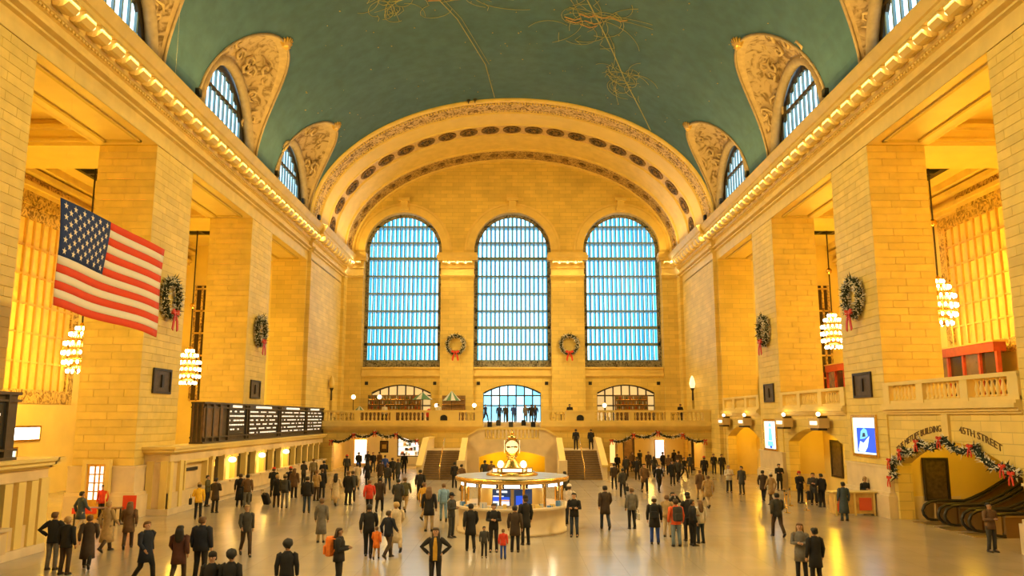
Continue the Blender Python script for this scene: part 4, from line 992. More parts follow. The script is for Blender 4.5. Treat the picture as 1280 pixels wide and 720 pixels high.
# ================================================================== ESCALATORS under the right-hand arch
M['chrome'] = plain('brushed_metal', (.55, .45, .30), .3, .9); M['rubber'] = plain('black_handrail', (.02, .018, .015), .4)
M['escpanel'] = plain('escalator_panel', (.30, .19, .08), .3, .6)
def escalator(yc, label):
    e = empty('escalator', (20, yc, 0), label, 'escalator', 'escalators under the right arch'); e0 = e
    x0 = 19.7; rise = lambda x: max(0, (x-21.9))*math.tan(radians(30)) if x > 21.9 else 0
    xs = [x0, 20.3, 21.0, 21.6, 22.0, 22.6, 24, 26, 28, 29.9]
    sm = lambda x: rise(x)+(.08 if abs(x-22) < .3 else 0)
    for sy in (-1, 1):
        y = yc+sy*.68
        mb = MB(); mb.rings([[(x, y-.09, sm(x)), (x, y+.09, sm(x)), (x, y+.06, sm(x)+.82), (x, y-.06, sm(x)+.82)] for x in xs[1:]]); mb.build('balustrade', M['escpanel'], e)
        pth = [(21.0, y, .06), (20.2, y, .06), (19.85, y, .12), (19.68, y, .3), (19.64, y, .5), (19.75, y, .74), (20.0, y, .88), (20.5, y, .93)]+[(x, y, sm(x)+.93) for x in xs[2:]]
        mb = MB(); mb.tube(pth, .07, 8); mb.build('handrail', M['rubber'], e, True)
        mb = MB(); mb.rings([[(x, y-.11, sm(x)+.80), (x, y+.11, sm(x)+.80), (x, y+.11, sm(x)+.87), (x, y-.11, sm(x)+.87)] for x in xs[1:]]); mb.build('deck_rail', M['chrome'], e)
        mb = MB(); n = 12; mb.rings([[(20.15+.42*sin(pi*k/n)*-1, y+d, .48-.40*cos(pi*k/n)) for k in range(n+1)] for d in (-.05, .05)]); mb.build('newel', M['chrome'], e)
    MB().box(x0-.6, 20.6, yc-.6, yc+.6, 0, .03).build('comb_plate', M['chrome'], e)
    for k in range(22):
        x = 20.6+k*.4; MB().box(x, x+.4, yc-.56, yc+.56, max(0, sm(x+.2)-.25), max(.03, sm(x+.2))).build('step', M['iron'], e)
    e.location.x -= .55
    return e
escalator(37.5, 'escalator farthest from the viewpoint under the right arch')
escalator(35.6, 'middle escalator under the right arch')
escalator(33.7, 'nearest escalator under the right arch, by the picture edge')
M['poster'] = plain('dark_poster', (.075, .05, .025), .5, var=.5, scale=5); M['bronzeplaque'] = plain('bronze_plaque', (.10, .07, .04), .45, .5, var=.3, scale=6)
panel('wall_poster', 19.75, 20.75, 39.0, .95, 2.75, M['poster'], 'tall dark framed poster on the wall behind the escalators', 'poster', M['iron'])
wall_plaque('wall_poster', 1, 51.4, 52.9, 1.1, 3.2, M['poster'], 'tall dark framed poster under the middle arch at right', 'poster', x=20.85)
wall_plaque('side_door', 1, 44.9, 46.3, 0.1, 3.1, M['wood'], 'dark wooden door under the middle arch at right', 'door', x=20.85, frame=M['iron'])
# ================================================================== LETTERING on the stone
def bent_text(body, u0, u1, zf, size, Mf, name, mat, parent):
    """letters set along a curve: u runs along the wall, zf(u) is the base line"""
    cu = bpy.data.curves.new(name, 'FONT'); cu.body = body; cu.size = size; cu.extrude = .012; cu.resolution_u = 2
    ob = bpy.data.objects.new(name, cu); COL.objects.link(ob); dg = bpy.context.evaluated_depsgraph_get(); dg.update()
    me = bpy.data.meshes.new_from_object(ob.evaluated_get(dg)); bpy.data.objects.remove(ob)
    xs = [v.co.x for v in me.vertices]; a, b = min(xs), max(xs)
    for v in me.vertices:
        u = u0+(u1-u0)*(v.co.x-a)/(b-a); v.co = Vector(Mf(u, zf(u)+v.co.y, v.co.z))
    me.materials.clear(); me.materials.append(mat)
    o = bpy.data.objects.new(name, me); COL.objects.link(o); o.parent = parent; o.location = -wloc(parent); return o
M['letter'] = plain('dark_carved_letters', (.16, .09, .03), .6)
yr = lambda u: -u                                        # reading direction along the right wall runs towards the viewpoint
RW = lambda u, z, d: (XW+.06-d, -u, z)
bent_text('THE METLIFE BUILDING', -38.75, -34.6, lambda u: arcz(-u)+.30, .40, RW, 'lettering', M['letter'], mz)
bent_text('45TH STREET', -33.2, -30.4, lambda u: arcz(-u)+.30, .40, RW, 'lettering', M['letter'], mz)
MB().box(XW-.04, XW+.1, 33.85, 34.35, 3.75, 4.9).build('keystone', M['trim'], mz)
# ================================================================== PLAQUES, SCREENS, SIGN BOXES on the piers
for s, y, z, nm in ((-1, 41.75, 6.1, 'left second pier'), (-1, 57.0, 6.2, 'left third pier'), (1, 41.75, 5.9, 'right second pier'), (1, 57.0, 5.95, 'right third pier')):
    p_ = wall_plaque('bronze_plaque', s, y-.95, y+.95, z, z+1.05, M['bronzeplaque'], 'dark square bronze plaque on the %s below its wreath' % nm, 'plaque', 'pier plaques', x=XW-.02)
    xa, xb = sorted((s*(XW-.12), s*(XW-.02))); MB().box(xa, xb, y-.12, y+.12, z+.2, z+.85).build('relief_figure', M['iron'], p_)
M['scr_cyan'] = glow('cyan_screen', (.16, .62, .95), 1.0); M['scr_pale'] = glow('pale_screen', (.62, .88, 1), 1.0)
def screen(y0, y1, z0, z1, label, kind):
    e = wall_plaque('advert_screen', 1, y0, y1, z0, z1, M['scr_pale'], label, 'screen', 'pier advertising screens', M['brass'], .14)
    X = XW-.06; h = z1-z0; w = y1-y0; yc = (y0+y1)/2; P = lambda u, v: (X, y1-u*w, z0+v*h)   # u from the far (left) edge
    def blob(pts, mat, dx=0): 
        m_ = MB(); m_.poly([(X-.012-dx, y1-u*w, z0+v*h) for u, v in pts]); m_.build('screen_shape', mat, e)
    if kind == 0:
        blob([(.16, .05), (.98, .05), (.98, .72), (.16, .72)], M['scr_blue']); blob([(.2, .1), (.3, .35), (.45, .3), (.6, .42), (.72, .5), (.62, .2), (.5, .06), (.25, .06)], M['scr_pale'], .004)
        blob([(.3, .4), (.35, .62), (.5, .72), (.62, .66), (.66, .5), (.5, .42)], M['scr_cyan'], .006); blob([(.4, .46), (.44, .58), (.54, .58), (.56, .48)], M['scr_dark'], .008)
    else:
        blob([(.42, .92), (.58, .92), (.62, .8), (.38, .8)], M['scr_cyan'], .002); blob([(.34, .3), (.68, .3), (.6, .74), (.42, .74)], M['scr_cyan'], .003); blob([(.25, .1), (.75, .1), (.7, .26), (.3, .26)], M['scr_cyan'], .003); blob([(.44, .02), (.64, .02), (.64, .1), (.44, .1)], M['scr_blue'], .005)
    return e
screen(40.55, 43.2, 2.9, 4.75, 'large blue and white advertising screen on the right second pier', 0)
screen(55.9, 58.4, 2.6, 4.5, 'pale cyan advertising screen on the right third pier', 1)
M['signlit'] = glow('track_sign_face', (1, .9, .65), 1.3); M['signbox'] = plain('sign_box', (.62, .44, .18), .5)
for i, (y, nm) in enumerate(((68.0, 'leftmost of the far pair'), (62.0, 'right one of the far pair'), (53.0, 'left one over the middle arch'), (47.0, 'right one over the middle arch'))):
    e = empty('track_sign', (XW-.4, y, 4.0), 'small lit track sign box on the right arcade, %s' % nm, 'sign', 'track sign boxes')
    MB().box(XW-.75, XW-.15, y-.85, y+.85, 4.15, 4.72).build('box', M['signbox'], e)
    MB().box(XW-.72, XW-.2, y-.6, y+.6, 4.02, 4.15).build('drop_bracket', M['iron'], e)
    MB().box(XW-.77, XW-.75, y-.55, y+.55, 4.33, 4.55).build('lit_face', M['signlit'], e)
    MB().ball((XW-.45, y, 4.95), .13, 10, 6).build('lamp_globe', M['globe'], e, True); MB().box(XW-.5, XW+.05, y-.04, y+.04, 4.72, 4.84).build('lamp_bracket', M['iron'], e)
    light('track_sign_light', 'POINT', (XW-.7, y, 5.15), 14, WARM, radius=.1)
# ================================================================== RED SHOP FRONTS on the mezzanine
M['redwood'] = plain('red_shop_wood', (.40, .05, .02), .4, var=.2); M['shopglass'] = plain('shop_interior', (.10, .055, .02), .2, var=.5, scale=2, emit=(1, .5, .12), es=.12)
def shop(y0, y1, x, label):
    e = empty('shop_front', (x, (y0+y1)/2, MZ), label, 'shop front', 'red mezzanine shop fronts')
    MB().box(x, x+.6, y0, y1, MZ, MZ+.6).build('stall_riser', M['redwood'], e); MB().box(x-.15, x+.6, y0, y1, MZ+3.4, MZ+3.95).build('fascia', M['redwood'], e)
    n = max(2, int((y1-y0)/1.6)); st_ = (y1-y0)/n
    for k in range(n+1): MB().box(x-.05, x+.2, y0+k*st_-.1, y0+k*st_+.1, MZ, MZ+3.4).build('post', M['redwood'], e)
    for k in range(n): MB().box(x+.1, x+.14, y0+k*st_+.1, y0+(k+1)*st_-.1, MZ+.6, MZ+3.4).build('pane', M['shopglass'] if k % 2 else M['darkglass'], e)
    MB().box(x-.2, x+.7, y0-.1, y1+.1, MZ+3.95, MZ+4.05).build('cornice', M['gold'], e)
    return e
shop(46.5, 53.5, 28.3, 'red shop front on the mezzanine at the right picture edge')
shop(62, 69, 27.2, 'red shop front on the mezzanine seen through the middle opening')
e = empty('shop_front', (26.5, 69.2, MZ), 'red shop front across the far end of the right mezzanine', 'shop front', 'red mezzanine shop fronts')
MB().box(21.6, 27.0, 69.2, 69.8, MZ+2.9, MZ+3.4).build('fascia', M['redwood'], e)
for k in range(5): MB().box(21.6+k*1.3, 21.8+k*1.3, 69.2, 69.5, MZ, MZ+2.9).build('post', M['redwood'], e)
for k in range(4): MB().box(21.8+k*1.3, 22.9+k*1.3, 69.4, 69.45, MZ, MZ+2.9).build('pane', M['darkglass'] if k % 2 else M['shopglass'], e)
q = MB().tube([(22.6, 69.4, MZ+3.4), (22.7, 69.4, MZ+3.8), (23.1, 69.4, MZ+4.0), (23.5, 69.4, MZ+3.85), (23.2, 69.4, MZ+3.65)], .06, 6).build('scroll_ornament', M['redwood'], e)
# lit notice on the mezzanine pier
wall_plaque('notice', 1, 31.2, 32.3, 6.9, 7.3, M['whitelamp'], 'small white lit notice behind the right balustrade', 'sign', x=XO-.02)
# ================================================================== BALCONY: lamps, umbrellas, bar
def post_lamp(x, y, z, label, h=1.5):
    e = empty('globe_lamp', (x, y, z), label, 'lamp', 'balcony globe lamps')
    MB().lathe([(.16, 0), (.16, .06), (.04, .12), (.035, h), (.09, h+.04)], 10, (x, y, z)).build('post', M['iron'], e, True)
    MB().ball((x, y, z+h+.2), .21, 10, 6).build('globe', M['globe'], e, True)
    light('globe_lamp_light', 'POINT', (x, y-.3, z+h+.5), 40, WARM, radius=.2)
for x, y, nm in ((-15.2, 77, 'leftmost'), (-12.7, 77, 'second from left'), (-3.75, 80, 'left of the doors'), (-7.6, 81, 'by the patterned umbrella'), (9.2, 80, 'right of the doors')):
    post_lamp(x, y, 4.3, 'lit white globe lamp on the far balcony, %s' % nm, 1.45 if x > -12 else 2.2)
def umbrella(x, y, z, label, w, h, mats, n=8):
    e = empty('table_umbrella', (x, y, z), label, 'umbrella', 'balcony umbrellas')
    MB().tube([(x, y, z), (x, y, z+1.7)], .03, 6).build('pole', M['iron'], e)
    for k in range(n):
        a, b = 2*pi*k/n, 2*pi*(k+1)/n; m_ = MB(); T_ = [(x, y, z+1.7+h), (x+w*cos(a), y+w*sin(a), z+1.7), (x+w*cos(b), y+w*sin(b), z+1.7)]; m_.rings([T_, [(p[0], p[1], p[2]-.02) for p in T_]]); m_.build('panel', mats[k % len(mats)], e)
M['umbgreen'] = plain('umbrella_green', (.10, .22, .13), .8); M['umbwhite'] = plain('umbrella_white', (.62, .62, .62), .8)
umbrella(-8.7, 78, 4.3+.5, 'wide green umbrella on the far balcony', 1.0, .7, (M['umbgreen'], M['umbgreen'], M['umbwhite']), 12)
umbrella(-5.9, 78.5, 4.3+.4, 'green and white chequered umbrella between the left and centre windows', .9, .95, (M['umbgreen'], M['umbwhite']), 12)
umbrella(-14.3, 75.5, 4.3-.7, 'low striped umbrella at the left end of the balcony', .6, .55, (M['umbgreen'], M['umbwhite']), 10)
def bar(x0, x1, y, label):
    e = empty('bar_counter', ((x0+x1)/2, y, 4.3), label, 'bar', 'balcony bars'); rn = random.Random(int(x0*9))
    MB().box(x0, x1, y, y+.6, 4.3, 5.35).build('counter', M['wood'], e); MB().box(x0-.1, x1+.1, y-.12, y+.7, 5.35, 5.42).build('counter_top', M['brass'], e)
    MB().box(x0+.2, x1-.2, y+2.2, y+2.5, 4.3, 7.0).build('back_shelving', M['wood'], e)
    for z in (5.6, 6.1, 6.6):
        s_ = MB().box(x0+.3, x1-.3, y+1.95, y+2.2, z-.04, z).build('shelf', M['brass'], e)
    k = 0; x = x0+.4
    return e
bar(-14.8, -9.0, 79.2, 'dark wooden bar with shelves on the far balcony at left')
bar(10.4, 14.2, 80.6, 'dark wooden bar with shelves on the far balcony at right')
bar(-7.4, -4.6, 80.5, 'short bar counter between the left and centre windows')
BOT = mesh_of(MB().lathe([(.05, 0), (.055, .2), (.02, .26), (.02, .34)], 6), 'bottle', M['iron'], True)
bm = [plain('bottle_%d' % i, c, .2) for i, c in enumerate(((.05, .1, .04), (.3, .12, .03), (.4, .4, .38), (.35, .04, .02)))]
rb = random.Random(4)
for (x0, x1, y) in ((-14.5, -9.3, 81.2), (10.7, 13.9, 82.6)):
    x = x0
    while x < x1:
        for zi, z in enumerate((5.6, 6.1, 6.6)):
            q = bpy.data.objects.new('bottle', BOT); COL.objects.link(q); q.location = (x+zi*.05, y+.08, z); q.material_slots[0].link = 'OBJECT'; q.material_slots[0].material = bm[rb.randrange(4)]
            tag(q, 'small bottle on the back shelf of the balcony bar at %s' % ('left' if x0 < 0 else 'right'), 'bottle', 'bottles behind the %s balcony bar' % ('left' if x0 < 0 else 'right'))
        x += .34
light('bar_light', 'POINT', (-12, 79, 7.2), 90, WARM, radius=.3); light('bar_light', 'POINT', (12.3, 80.5, 7.2), 90, WARM, radius=.3)
# tables with chairs behind the balustrade
def cafe_table(x, y, label):
    e = empty('cafe_table', (x, y, 4.3), label, 'table', 'balcony cafe tables')
    MB().lathe([(.45, .72), (.45, .76)], 14, (x, y, 4.3)).build('top', M['wood'], e); MB().lathe([(.2, 0), (.2, .03), (.04, .06), (.04, .72)], 8, (x, y, 4.3)).build('pedestal', M['iron'], e)
def cafe_chair():
    r = empty('cafe_chair', (0, 0, 0))
    MB().box(-.21, .21, -.21, .21, .44, .49).build('seat', M['wood'], r); MB().box(-.21, .21, .17, .21, .6, .92).build('backrest', M['wood'], r)
    for sx in (-1, 1):
        for sy in (-1, 1): MB().box(sx*.18-.02, sx*.18+.02, sy*.18-.02, sy*.18+.02, 0, .44 if sy < 0 else .62).build('leg', M['iron'], r)
    return r
CC = None
tx = [(-15.9, 75), (-13.2, 75.2), (-11.2, 75), (-9.2, 75.2), (4.6, 75.4), (9.6, 75.1), (12.2, 75), (15.0, 75.2)]
tn = ['left end', 'second from the left end', 'under the left window', 'before the green umbrella', 'just right of the stairs', 'under the right window near side', 'before the right bar', 'right end']
for (x, y), nm in zip(tx, tn):
    cafe_table(x, y, 'small round cafe table on the far balcony, %s' % nm)
    for k, dx in enumerate((-.75, .75)):
        if CC is None: c = CC = cafe_chair()
        else: c = copy_tree(CC)
        c.location = (x+dx, y, 4.3); c.rotation_euler[2] = -pi/2 if dx > 0 else pi/2
        tag(c, 'dark cafe chair %s the balcony table, %s' % ('left of' if dx < 0 else 'right of', nm), 'chair', 'balcony cafe chairs')
e = empty('poinsettia', (-7.9, 76.6, 4.3), 'red potted plant on the far balcony left of the stairs', 'plant')
MB().lathe([(.22, 0), (.28, .5)], 10, (-7.9, 76.6, 4.3)).build('pot', M['wood'], e); MB().ball((-7.9, 76.6, 5.1), (.3, .3, .5), 8, 6).build('leaves', M['bow'], e)
# wall torches in the far corners
for s in (-1, 1):
    e = empty('wall_lamp', (s*(XW-.75), 78.2, 6), 'lit bracket lamp on the %s wall near the far corner' % ('left' if s < 0 else 'right'), 'lamp', 'corner wall lamps')
    x = s*(XW-.7)
    MB().lathe([(.05, 0), (.1, .1), (.08, .9), (.22, 1.2)], 8, (x, 78.2, 6.4)).build('bracket', M['iron'], e); MB().lathe([(.2, 1.2), (.3, 1.6), (.2, 2.1), (.05, 2.4)], 10, (x, 78.2, 6.4)).build('shade', M['opal'] if s > 0 else M['trim'], e, True)
    if s > 0: light('wall_lamp_light', 'POINT', (x-s*.6, 78.0, 8.2), 18, WARM, radius=.2)
# ================================================================== PAINTED FIGURES on the vault (loose gold line work, raised a little)
M['paintgold'] = plain('gold_line_paint', (.34, .35, .22), .7); M['paintrust'] = plain('rust_line_paint', (.42, .27, .17), .7); M['stargold'] = plain('gold_star', (.40, .33, .17), .6)
def on_vault(x, y, off=.04):
    th = math.acos(max(-1, min(1, x/AV))); return Vector(((AV-off)*cos(th), y, ZC+(BV-off)*sin(th)))
def vstroke(mb, pts, r=.035):
    P = []
    for (a, b), (c, d) in zip(pts, pts[1:]):
        for k in range(6): P.append((a+(c-a)*k/6, b+(d-b)*k/6))
    P.append(pts[-1]); P3 = [on_vault(*p) for p in P]
    mb.tube(P3, r, 4)
def figure(cx, cy, w, h, seed, label, rust=True):
    rn = random.Random(seed); e = empty('vault_figure', on_vault(cx, cy), label); e.parent = ceil; g, r_ = MB(), MB()
    # a long curling body with limbs, drawn as loose loops
    for k in range(22):
        a0 = rn.uniform(0, 6.3); L = rn.uniform(.35, .6); x, y = cx+rn.uniform(-.22, .22)*w, cy+rn.uniform(-.22, .22)*h; pts = [(x, y)]; cur = rn.uniform(-.9, .9)
        for j in range(9): a0 += cur*.55; x += cos(a0)*w*L/8; y += sin(a0)*h*L/8; pts.append((x, y))
        vstroke(g, pts, .022)
    for k in range(6):
        x, y = cx+(k-2.5)*w*.11, cy+.3*h*rn.choice((-1, 1)); vstroke(g, [(x, y), (x+.05*w*rn.uniform(-1, 1), y+.09*h), (x+.12*w*rn.uniform(-1, 1), y+.16*h)], .022)
    if rust:
        for k in range(8):
            x, y = cx+rn.uniform(-.25, .2)*w, cy+rn.uniform(-.2, .2)*h; vstroke(r_, [(x, y), (x+.1*w, y+.03*h), (x+.16*w, y-.02*h)], .055)
        r_.build('rust_lines', M['paintrust'], e, kind='stuff')
    g.build('gold_lines', M['paintgold'], e, kind='stuff')
figure(5.6, 53.5, 7.5, 9, 3, 'gold and rust figure painted on the vault, upper right of centre')
figure(9.3, 61.5, 5.0, 7, 8, 'small gold clawed figure painted on the vault above the right of the arch', False)
figure(-4.2, 50.0, 8.0, 7, 5, 'gold and rust figure painted on the vault, upper left of centre')
figure(-8.2, 49.5, 4.0, 5, 12, 'small faint gold figure painted on the vault, far upper left', False)
e = empty('gold_line_figure', on_vault(-1.5, 58), 'long thin gold line painted across the vault'); e.parent = ceil
mb = MB(); vstroke(mb, [(-6.5, 47), (-4, 54), (-2.2, 62), (-1.6, 69)], .04); vstroke(mb, [(-6.2, 47), (-3.7, 54), (-1.9, 62)], .02); mb.build('gold_line', M['paintgold'], e)
e = empty('gold_line_figure', on_vault(8, 58), 'thin gold line painted across the vault at right'); e.parent = ceil
mb = MB(); vstroke(mb, [(4.2, 48.5), (7.0, 55.5), (9.4, 62), (12.6, 69)], .045); mb.build('gold_line', M['paintgold'], e)
rn = random.Random(77); SD = mesh_of(MB().ball((0, 0, 0), (.09, .09, .05), 6, 4), 'star', M['stargold'])
for k in range(150):
    inst(SD, 'star', on_vault(rn.uniform(-16, 16), rn.uniform(38, 68)), ceil, scale=(rn.uniform(.3, .8),)*3)
# two dark floodlights on the rim of the great arch
for x in (-4.0, -3.4):
    p, n_ = on_arch(math.acos(x/AV), YA-.05, .05); e = empty('rim_floodlight', p, 'small dark floodlight on the rim of the great arch, %s of two' % ('left' if x < -3.7 else 'right'), 'floodlight', 'arch rim floodlights')
    MB().ball(p+Vector((0, -.15, .1)), (.2, .25, .2), 8, 6).build('housing', M['black'], e, True); MB().box(p.x-.04, p.x+.04, p.y-.1, p.y+.1, p.z-.2, p.z).build('bracket', M['iron'], e)
# ================================================================== LEFT AISLE: lit door, light boxes, strip window, ornament
d = empty('door_1', (-19.9, 39.2, 0), 'narrow door with lit white glazing in the base of the left second pier', kind='structure')
M['doorglow'] = glow('lit_door_glass', (.95, .93, .88), 1.3)
yb = 39.4-.36
for a in ((-20.55, -20.35, 0, 2.55), (-19.45, -19.25, 0, 2.55), (-20.55, -19.25, 2.55, 2.75)): MB().box(a[0], a[1], yb-.1, yb+.2, a[2], a[3]).build('door_frame', M['cream'], d)
MB().box(-20.35, -19.45, yb-.02, yb+.06, 0, 2.55).build('door_leaf', M['brass'], d)
for i in range(3):
    for j in range(4): MB().box(-20.2+i*.22+(.08 if i else 0), -20.2+i*.22+(.2 if i else .2), yb-.04, yb-.02, .9+j*.4, .9+j*.4+.34).build('pane', M['doorglow'], d)
for a, b, z0, z1, nm in ((44.0, 46.8, 3.55, 4.25, 'nearer'), (47.4, 50.4, 3.45, 4.15, 'farther')):
    wall_plaque('light_box', -1, a, b, z0, z1, M['whitelamp'], 'white light box over the left aisle doorway, %s one' % nm, 'sign', 'left aisle light boxes', M['brass'], x=XO)
wall_plaque('light_box', -1, 45.0, 48.2, 2.3, 2.9, M['scr_pale'], 'low pale blue light box in the left aisle', 'sign', 'left aisle light boxes', M['brass'], x=XO)
for s in (-1, 1):
    wn = empty('window_%d' % (7 if s < 0 else 8), (s*27.9, 70.9, 6), 'tall narrow barred window at the end of the %s aisle' % ('left' if s < 0 else 'right'), kind='structure')
    MB().box(s*27.9-.55, s*27.9+.55, 70.85, 70.95, 6.2, 16.5).build('glass', M['darkglass'], wn)
    for x in (-.55, 0.05, .55): MB().box(s*27.9+x-.09, s*27.9+x+.09, 70.75, 70.85, 6.2, 16.5).build('mullion', M['gilt_relief'], wn)
    for z in range(6): MB().box(s*27.9-.55, s*27.9+.55, 70.75, 70.85, 6.2+z*2-.07, 6.2+z*2+.07).build('transom', M['gold'], wn)
    fr_ = MB().box(-.12, .12, -5, 5, 0, 1.7).build('scroll_frieze', M['gilt_relief']); fr_.location = (s*(XO-.1), 46, 17.55 if s < 0 else 18.1); tag(fr_, 'carved scrollwork frieze above the %s aisle window' % ('left' if s < 0 else 'right'), 'frieze', kind='structure')
# ================================================================== FURNITURE ON THE FLOOR
e = empty('cloth_table', (-18.6, 36.9, 0), 'folding table with a red cloth strip below the left second pier', 'table')
MB().box(-19.6, -17.6, 36.6, 37.2, .72, .76).build('top', M['wood'], e); MB().box(-19.6, -18.5, 36.57, 36.6, .52, .77).build('cloth', M['fred'], e)
for x in (-19.5, -17.7):
    for y in (36.65, 37.15): MB().box(x-.03, x+.03, y-.03, y+.03, 0, .72).build('leg', M['iron'], e)
e = empty('red_sign_stand', (-17.3, 37.3, 0), 'orange-red standing sign beside the cloth table', 'sign')
MB().box(-17.7, -17.1, 37.27, 37.33, .35, 1.25).build('board', M['fred'], e); MB().box(-17.44, -17.36, 37.3, 37.36, 0, .4).build('post', M['iron'], e); MB().box(-17.7, -17.1, 37.1, 37.5, 0, .04).build('foot', M['iron'], e)
e = empty('display_stand', (-20.6, 34.6, 0), 'light metal stand with a glowing round lamp at far left', 'stand')
for x in (-21.2, -20.0):
    for y in (34.3, 34.9): MB().tube([(x, y, 0), (x, y, 1.5)], .03, 6).build('post', M['chrome'], e)
for z in (.35, .8, 1.2): MB().box(-21.2, -20.0, 34.3, 34.9, z, z+.04).build('shelf', M['wood'] if z < 1 else M['chrome'], e)
MB().lathe([(.05, 0), (.42, .12), (.45, .25), (.3, .38), (.05, .42)], 14, (-20.6, 34.6, 1.5)).build('lamp_shade', M['whitelamp'], e, True)
M['deskwood'] = plain('honey_desk_wood', (.62, .38, .10), .4, var=.2, scale=3); M['redsign'] = plain('orange_red_sign', (.70, .10, .03), .5)
e = empty('info_desk', (17.0, 40.7, 0), 'honey-coloured wooden desk with an orange-red sign below the large screen', 'desk')
MB().box(15.9, 17.9, 40.4, 41.1, .08, 1.08).build('body', M['deskwood'], e); MB().box(15.8, 18.0, 40.3, 41.2, 1.08, 1.14).build('top', M['cream'], e)
MB().box(17.1, 17.7, 40.36, 40.4, .25, .85).build('sign', M['redsign'], e); MB().box(15.95, 16.15, 40.36, 40.4, .2, .9).build('sign', M['redsign'], e)
for x in (15.9, 16.85, 17.8): MB().box(x, x+.08, 40.35, 40.4, 0, 1.08).build('corner_post', M['cream'], e)
stn = None
for i, (x, y) in enumerate(((14.5, 43.6), (15.3, 42.6), (15.2, 44.8), (13.9, 41.5))):
    if stn is None:
        r = stn = empty('stanchion', (0, 0, 0)); MB().lathe([(.17, 0), (.17, .03), (.03, .06), (.03, .95), (.05, .97), (.05, 1.0)], 10).build('post', M['brass'], r, True); MB().box(-.03, .03, -.03, .03, .86, .93).build('belt_head', M['black'], r)
        c = r
    else: c = copy_tree(stn)
    c.location = (x, y, 0); tag(c, 'brass belt stanchion left of the wooden desk, %s' % ('second from the desk', 'nearest the desk', 'behind the others', 'front one')[i], 'stanchion', 'belt stanchions by the desk')
# ================================================================== PEOPLE
CLR = dict(black=(.014, .013, .013), navyblk=(.012, .016, .03), dkgrey=(.045, .043, .04), grey=(.16, .145, .125), slate=(.05, .075, .11), dkbrown=(.055, .033, .018), brown=(.15, .08, .035),
           maroon=(.09, .03, .018), tan=(.42, .28, .12), tanlt=(.55, .41, .24), beige=(.60, .48, .32), yellow=(.80, .47, .03), mustard=(.60, .33, .03), olive=(.10, .09, .035), camo=(.20, .15, .075), red=(.62, .05, .02),
           redor=(.72, .11, .025), orange=(.80, .20, .02), blue=(.025, .07, .36), navy=(.015, .035, .14), ltblue=(.20, .34, .50), dkjeans=(.03, .045, .075), ltjeans=(.18, .24, .31), white=(.68, .62, .54), blond=(.50, .34, .13))
CM = {}
def cmat(c, kind='cloth'):
    k = (c, kind)
    if k not in CM: CM[k] = plain('%s_%s' % (c, kind), CLR[c], .85 if kind == 'cloth' else .6, var=.18, scale=9)
    return CM[k]
M['skin'] = plain('skin', (.50, .28, .16), .55, rnd=.3); M['shoe'] = plain('shoe_leather', (.02, .014, .01), .4); M['eye'] = plain('eye', (.01, .01, .01), .3)
SIT = {}
def joints(pose):
    V = Vector; J = {}
    fw = {'walk': 1, 'walk2': -1}.get(pose, 0)
    for s in (-1, 1):                                     # s = -1 right side of the body, 1 left
        J['hip', s] = V((s*.095, 0, .93))
        if fw:
            f = fw*s
            if f > 0: J['knee', s], J['ank', s] = V((s*.10, -.20, .53)), V((s*.10, -.27, .10))
            else: J['knee', s], J['ank', s] = V((s*.10, .06, .50)), V((s*.10, .36, .20))
        else: J['knee', s], J['ank', s] = V((s*.105, -.02, .50)), V((s*.12, .02, .09))
        J['sho', s] = V((s*.185, 0, 1.41))
        e, w_ = V((s*.25, .03, 1.13)), V((s*.255, -.05, .89))
        if pose in ('walk', 'walk2'): e, w_ = (V((s*.25, .13, 1.15)), V((s*.25, .06, .92))) if fw*s > 0 else (V((s*.25, -.06, 1.14)), V((s*.22, -.25, .98)))
        if pose == 'phone': e, w_ = V((s*.25, -.02, 1.14)), V((s*.07, -.27, 1.17))
        if pose == 'crossed': e, w_ = V((s*.26, -.04, 1.14)), V((-s*.05, -.20+s*.025, 1.15))
        if pose == 'hips': e, w_ = V((s*.42, .06, 1.19)), V((s*.21, -.02, 1.02))
        if pose == 'bag' and s > 0: e, w_ = V((s*.28, .03, 1.14)), V((s*.16, -.20, 1.12))
        if pose == 'camera': e, w_ = V((s*.27, -.20, 1.33)), V((s*.06, -.30, 1.60))
        J['elb', s], J['wri', s] = e, w_
    return J
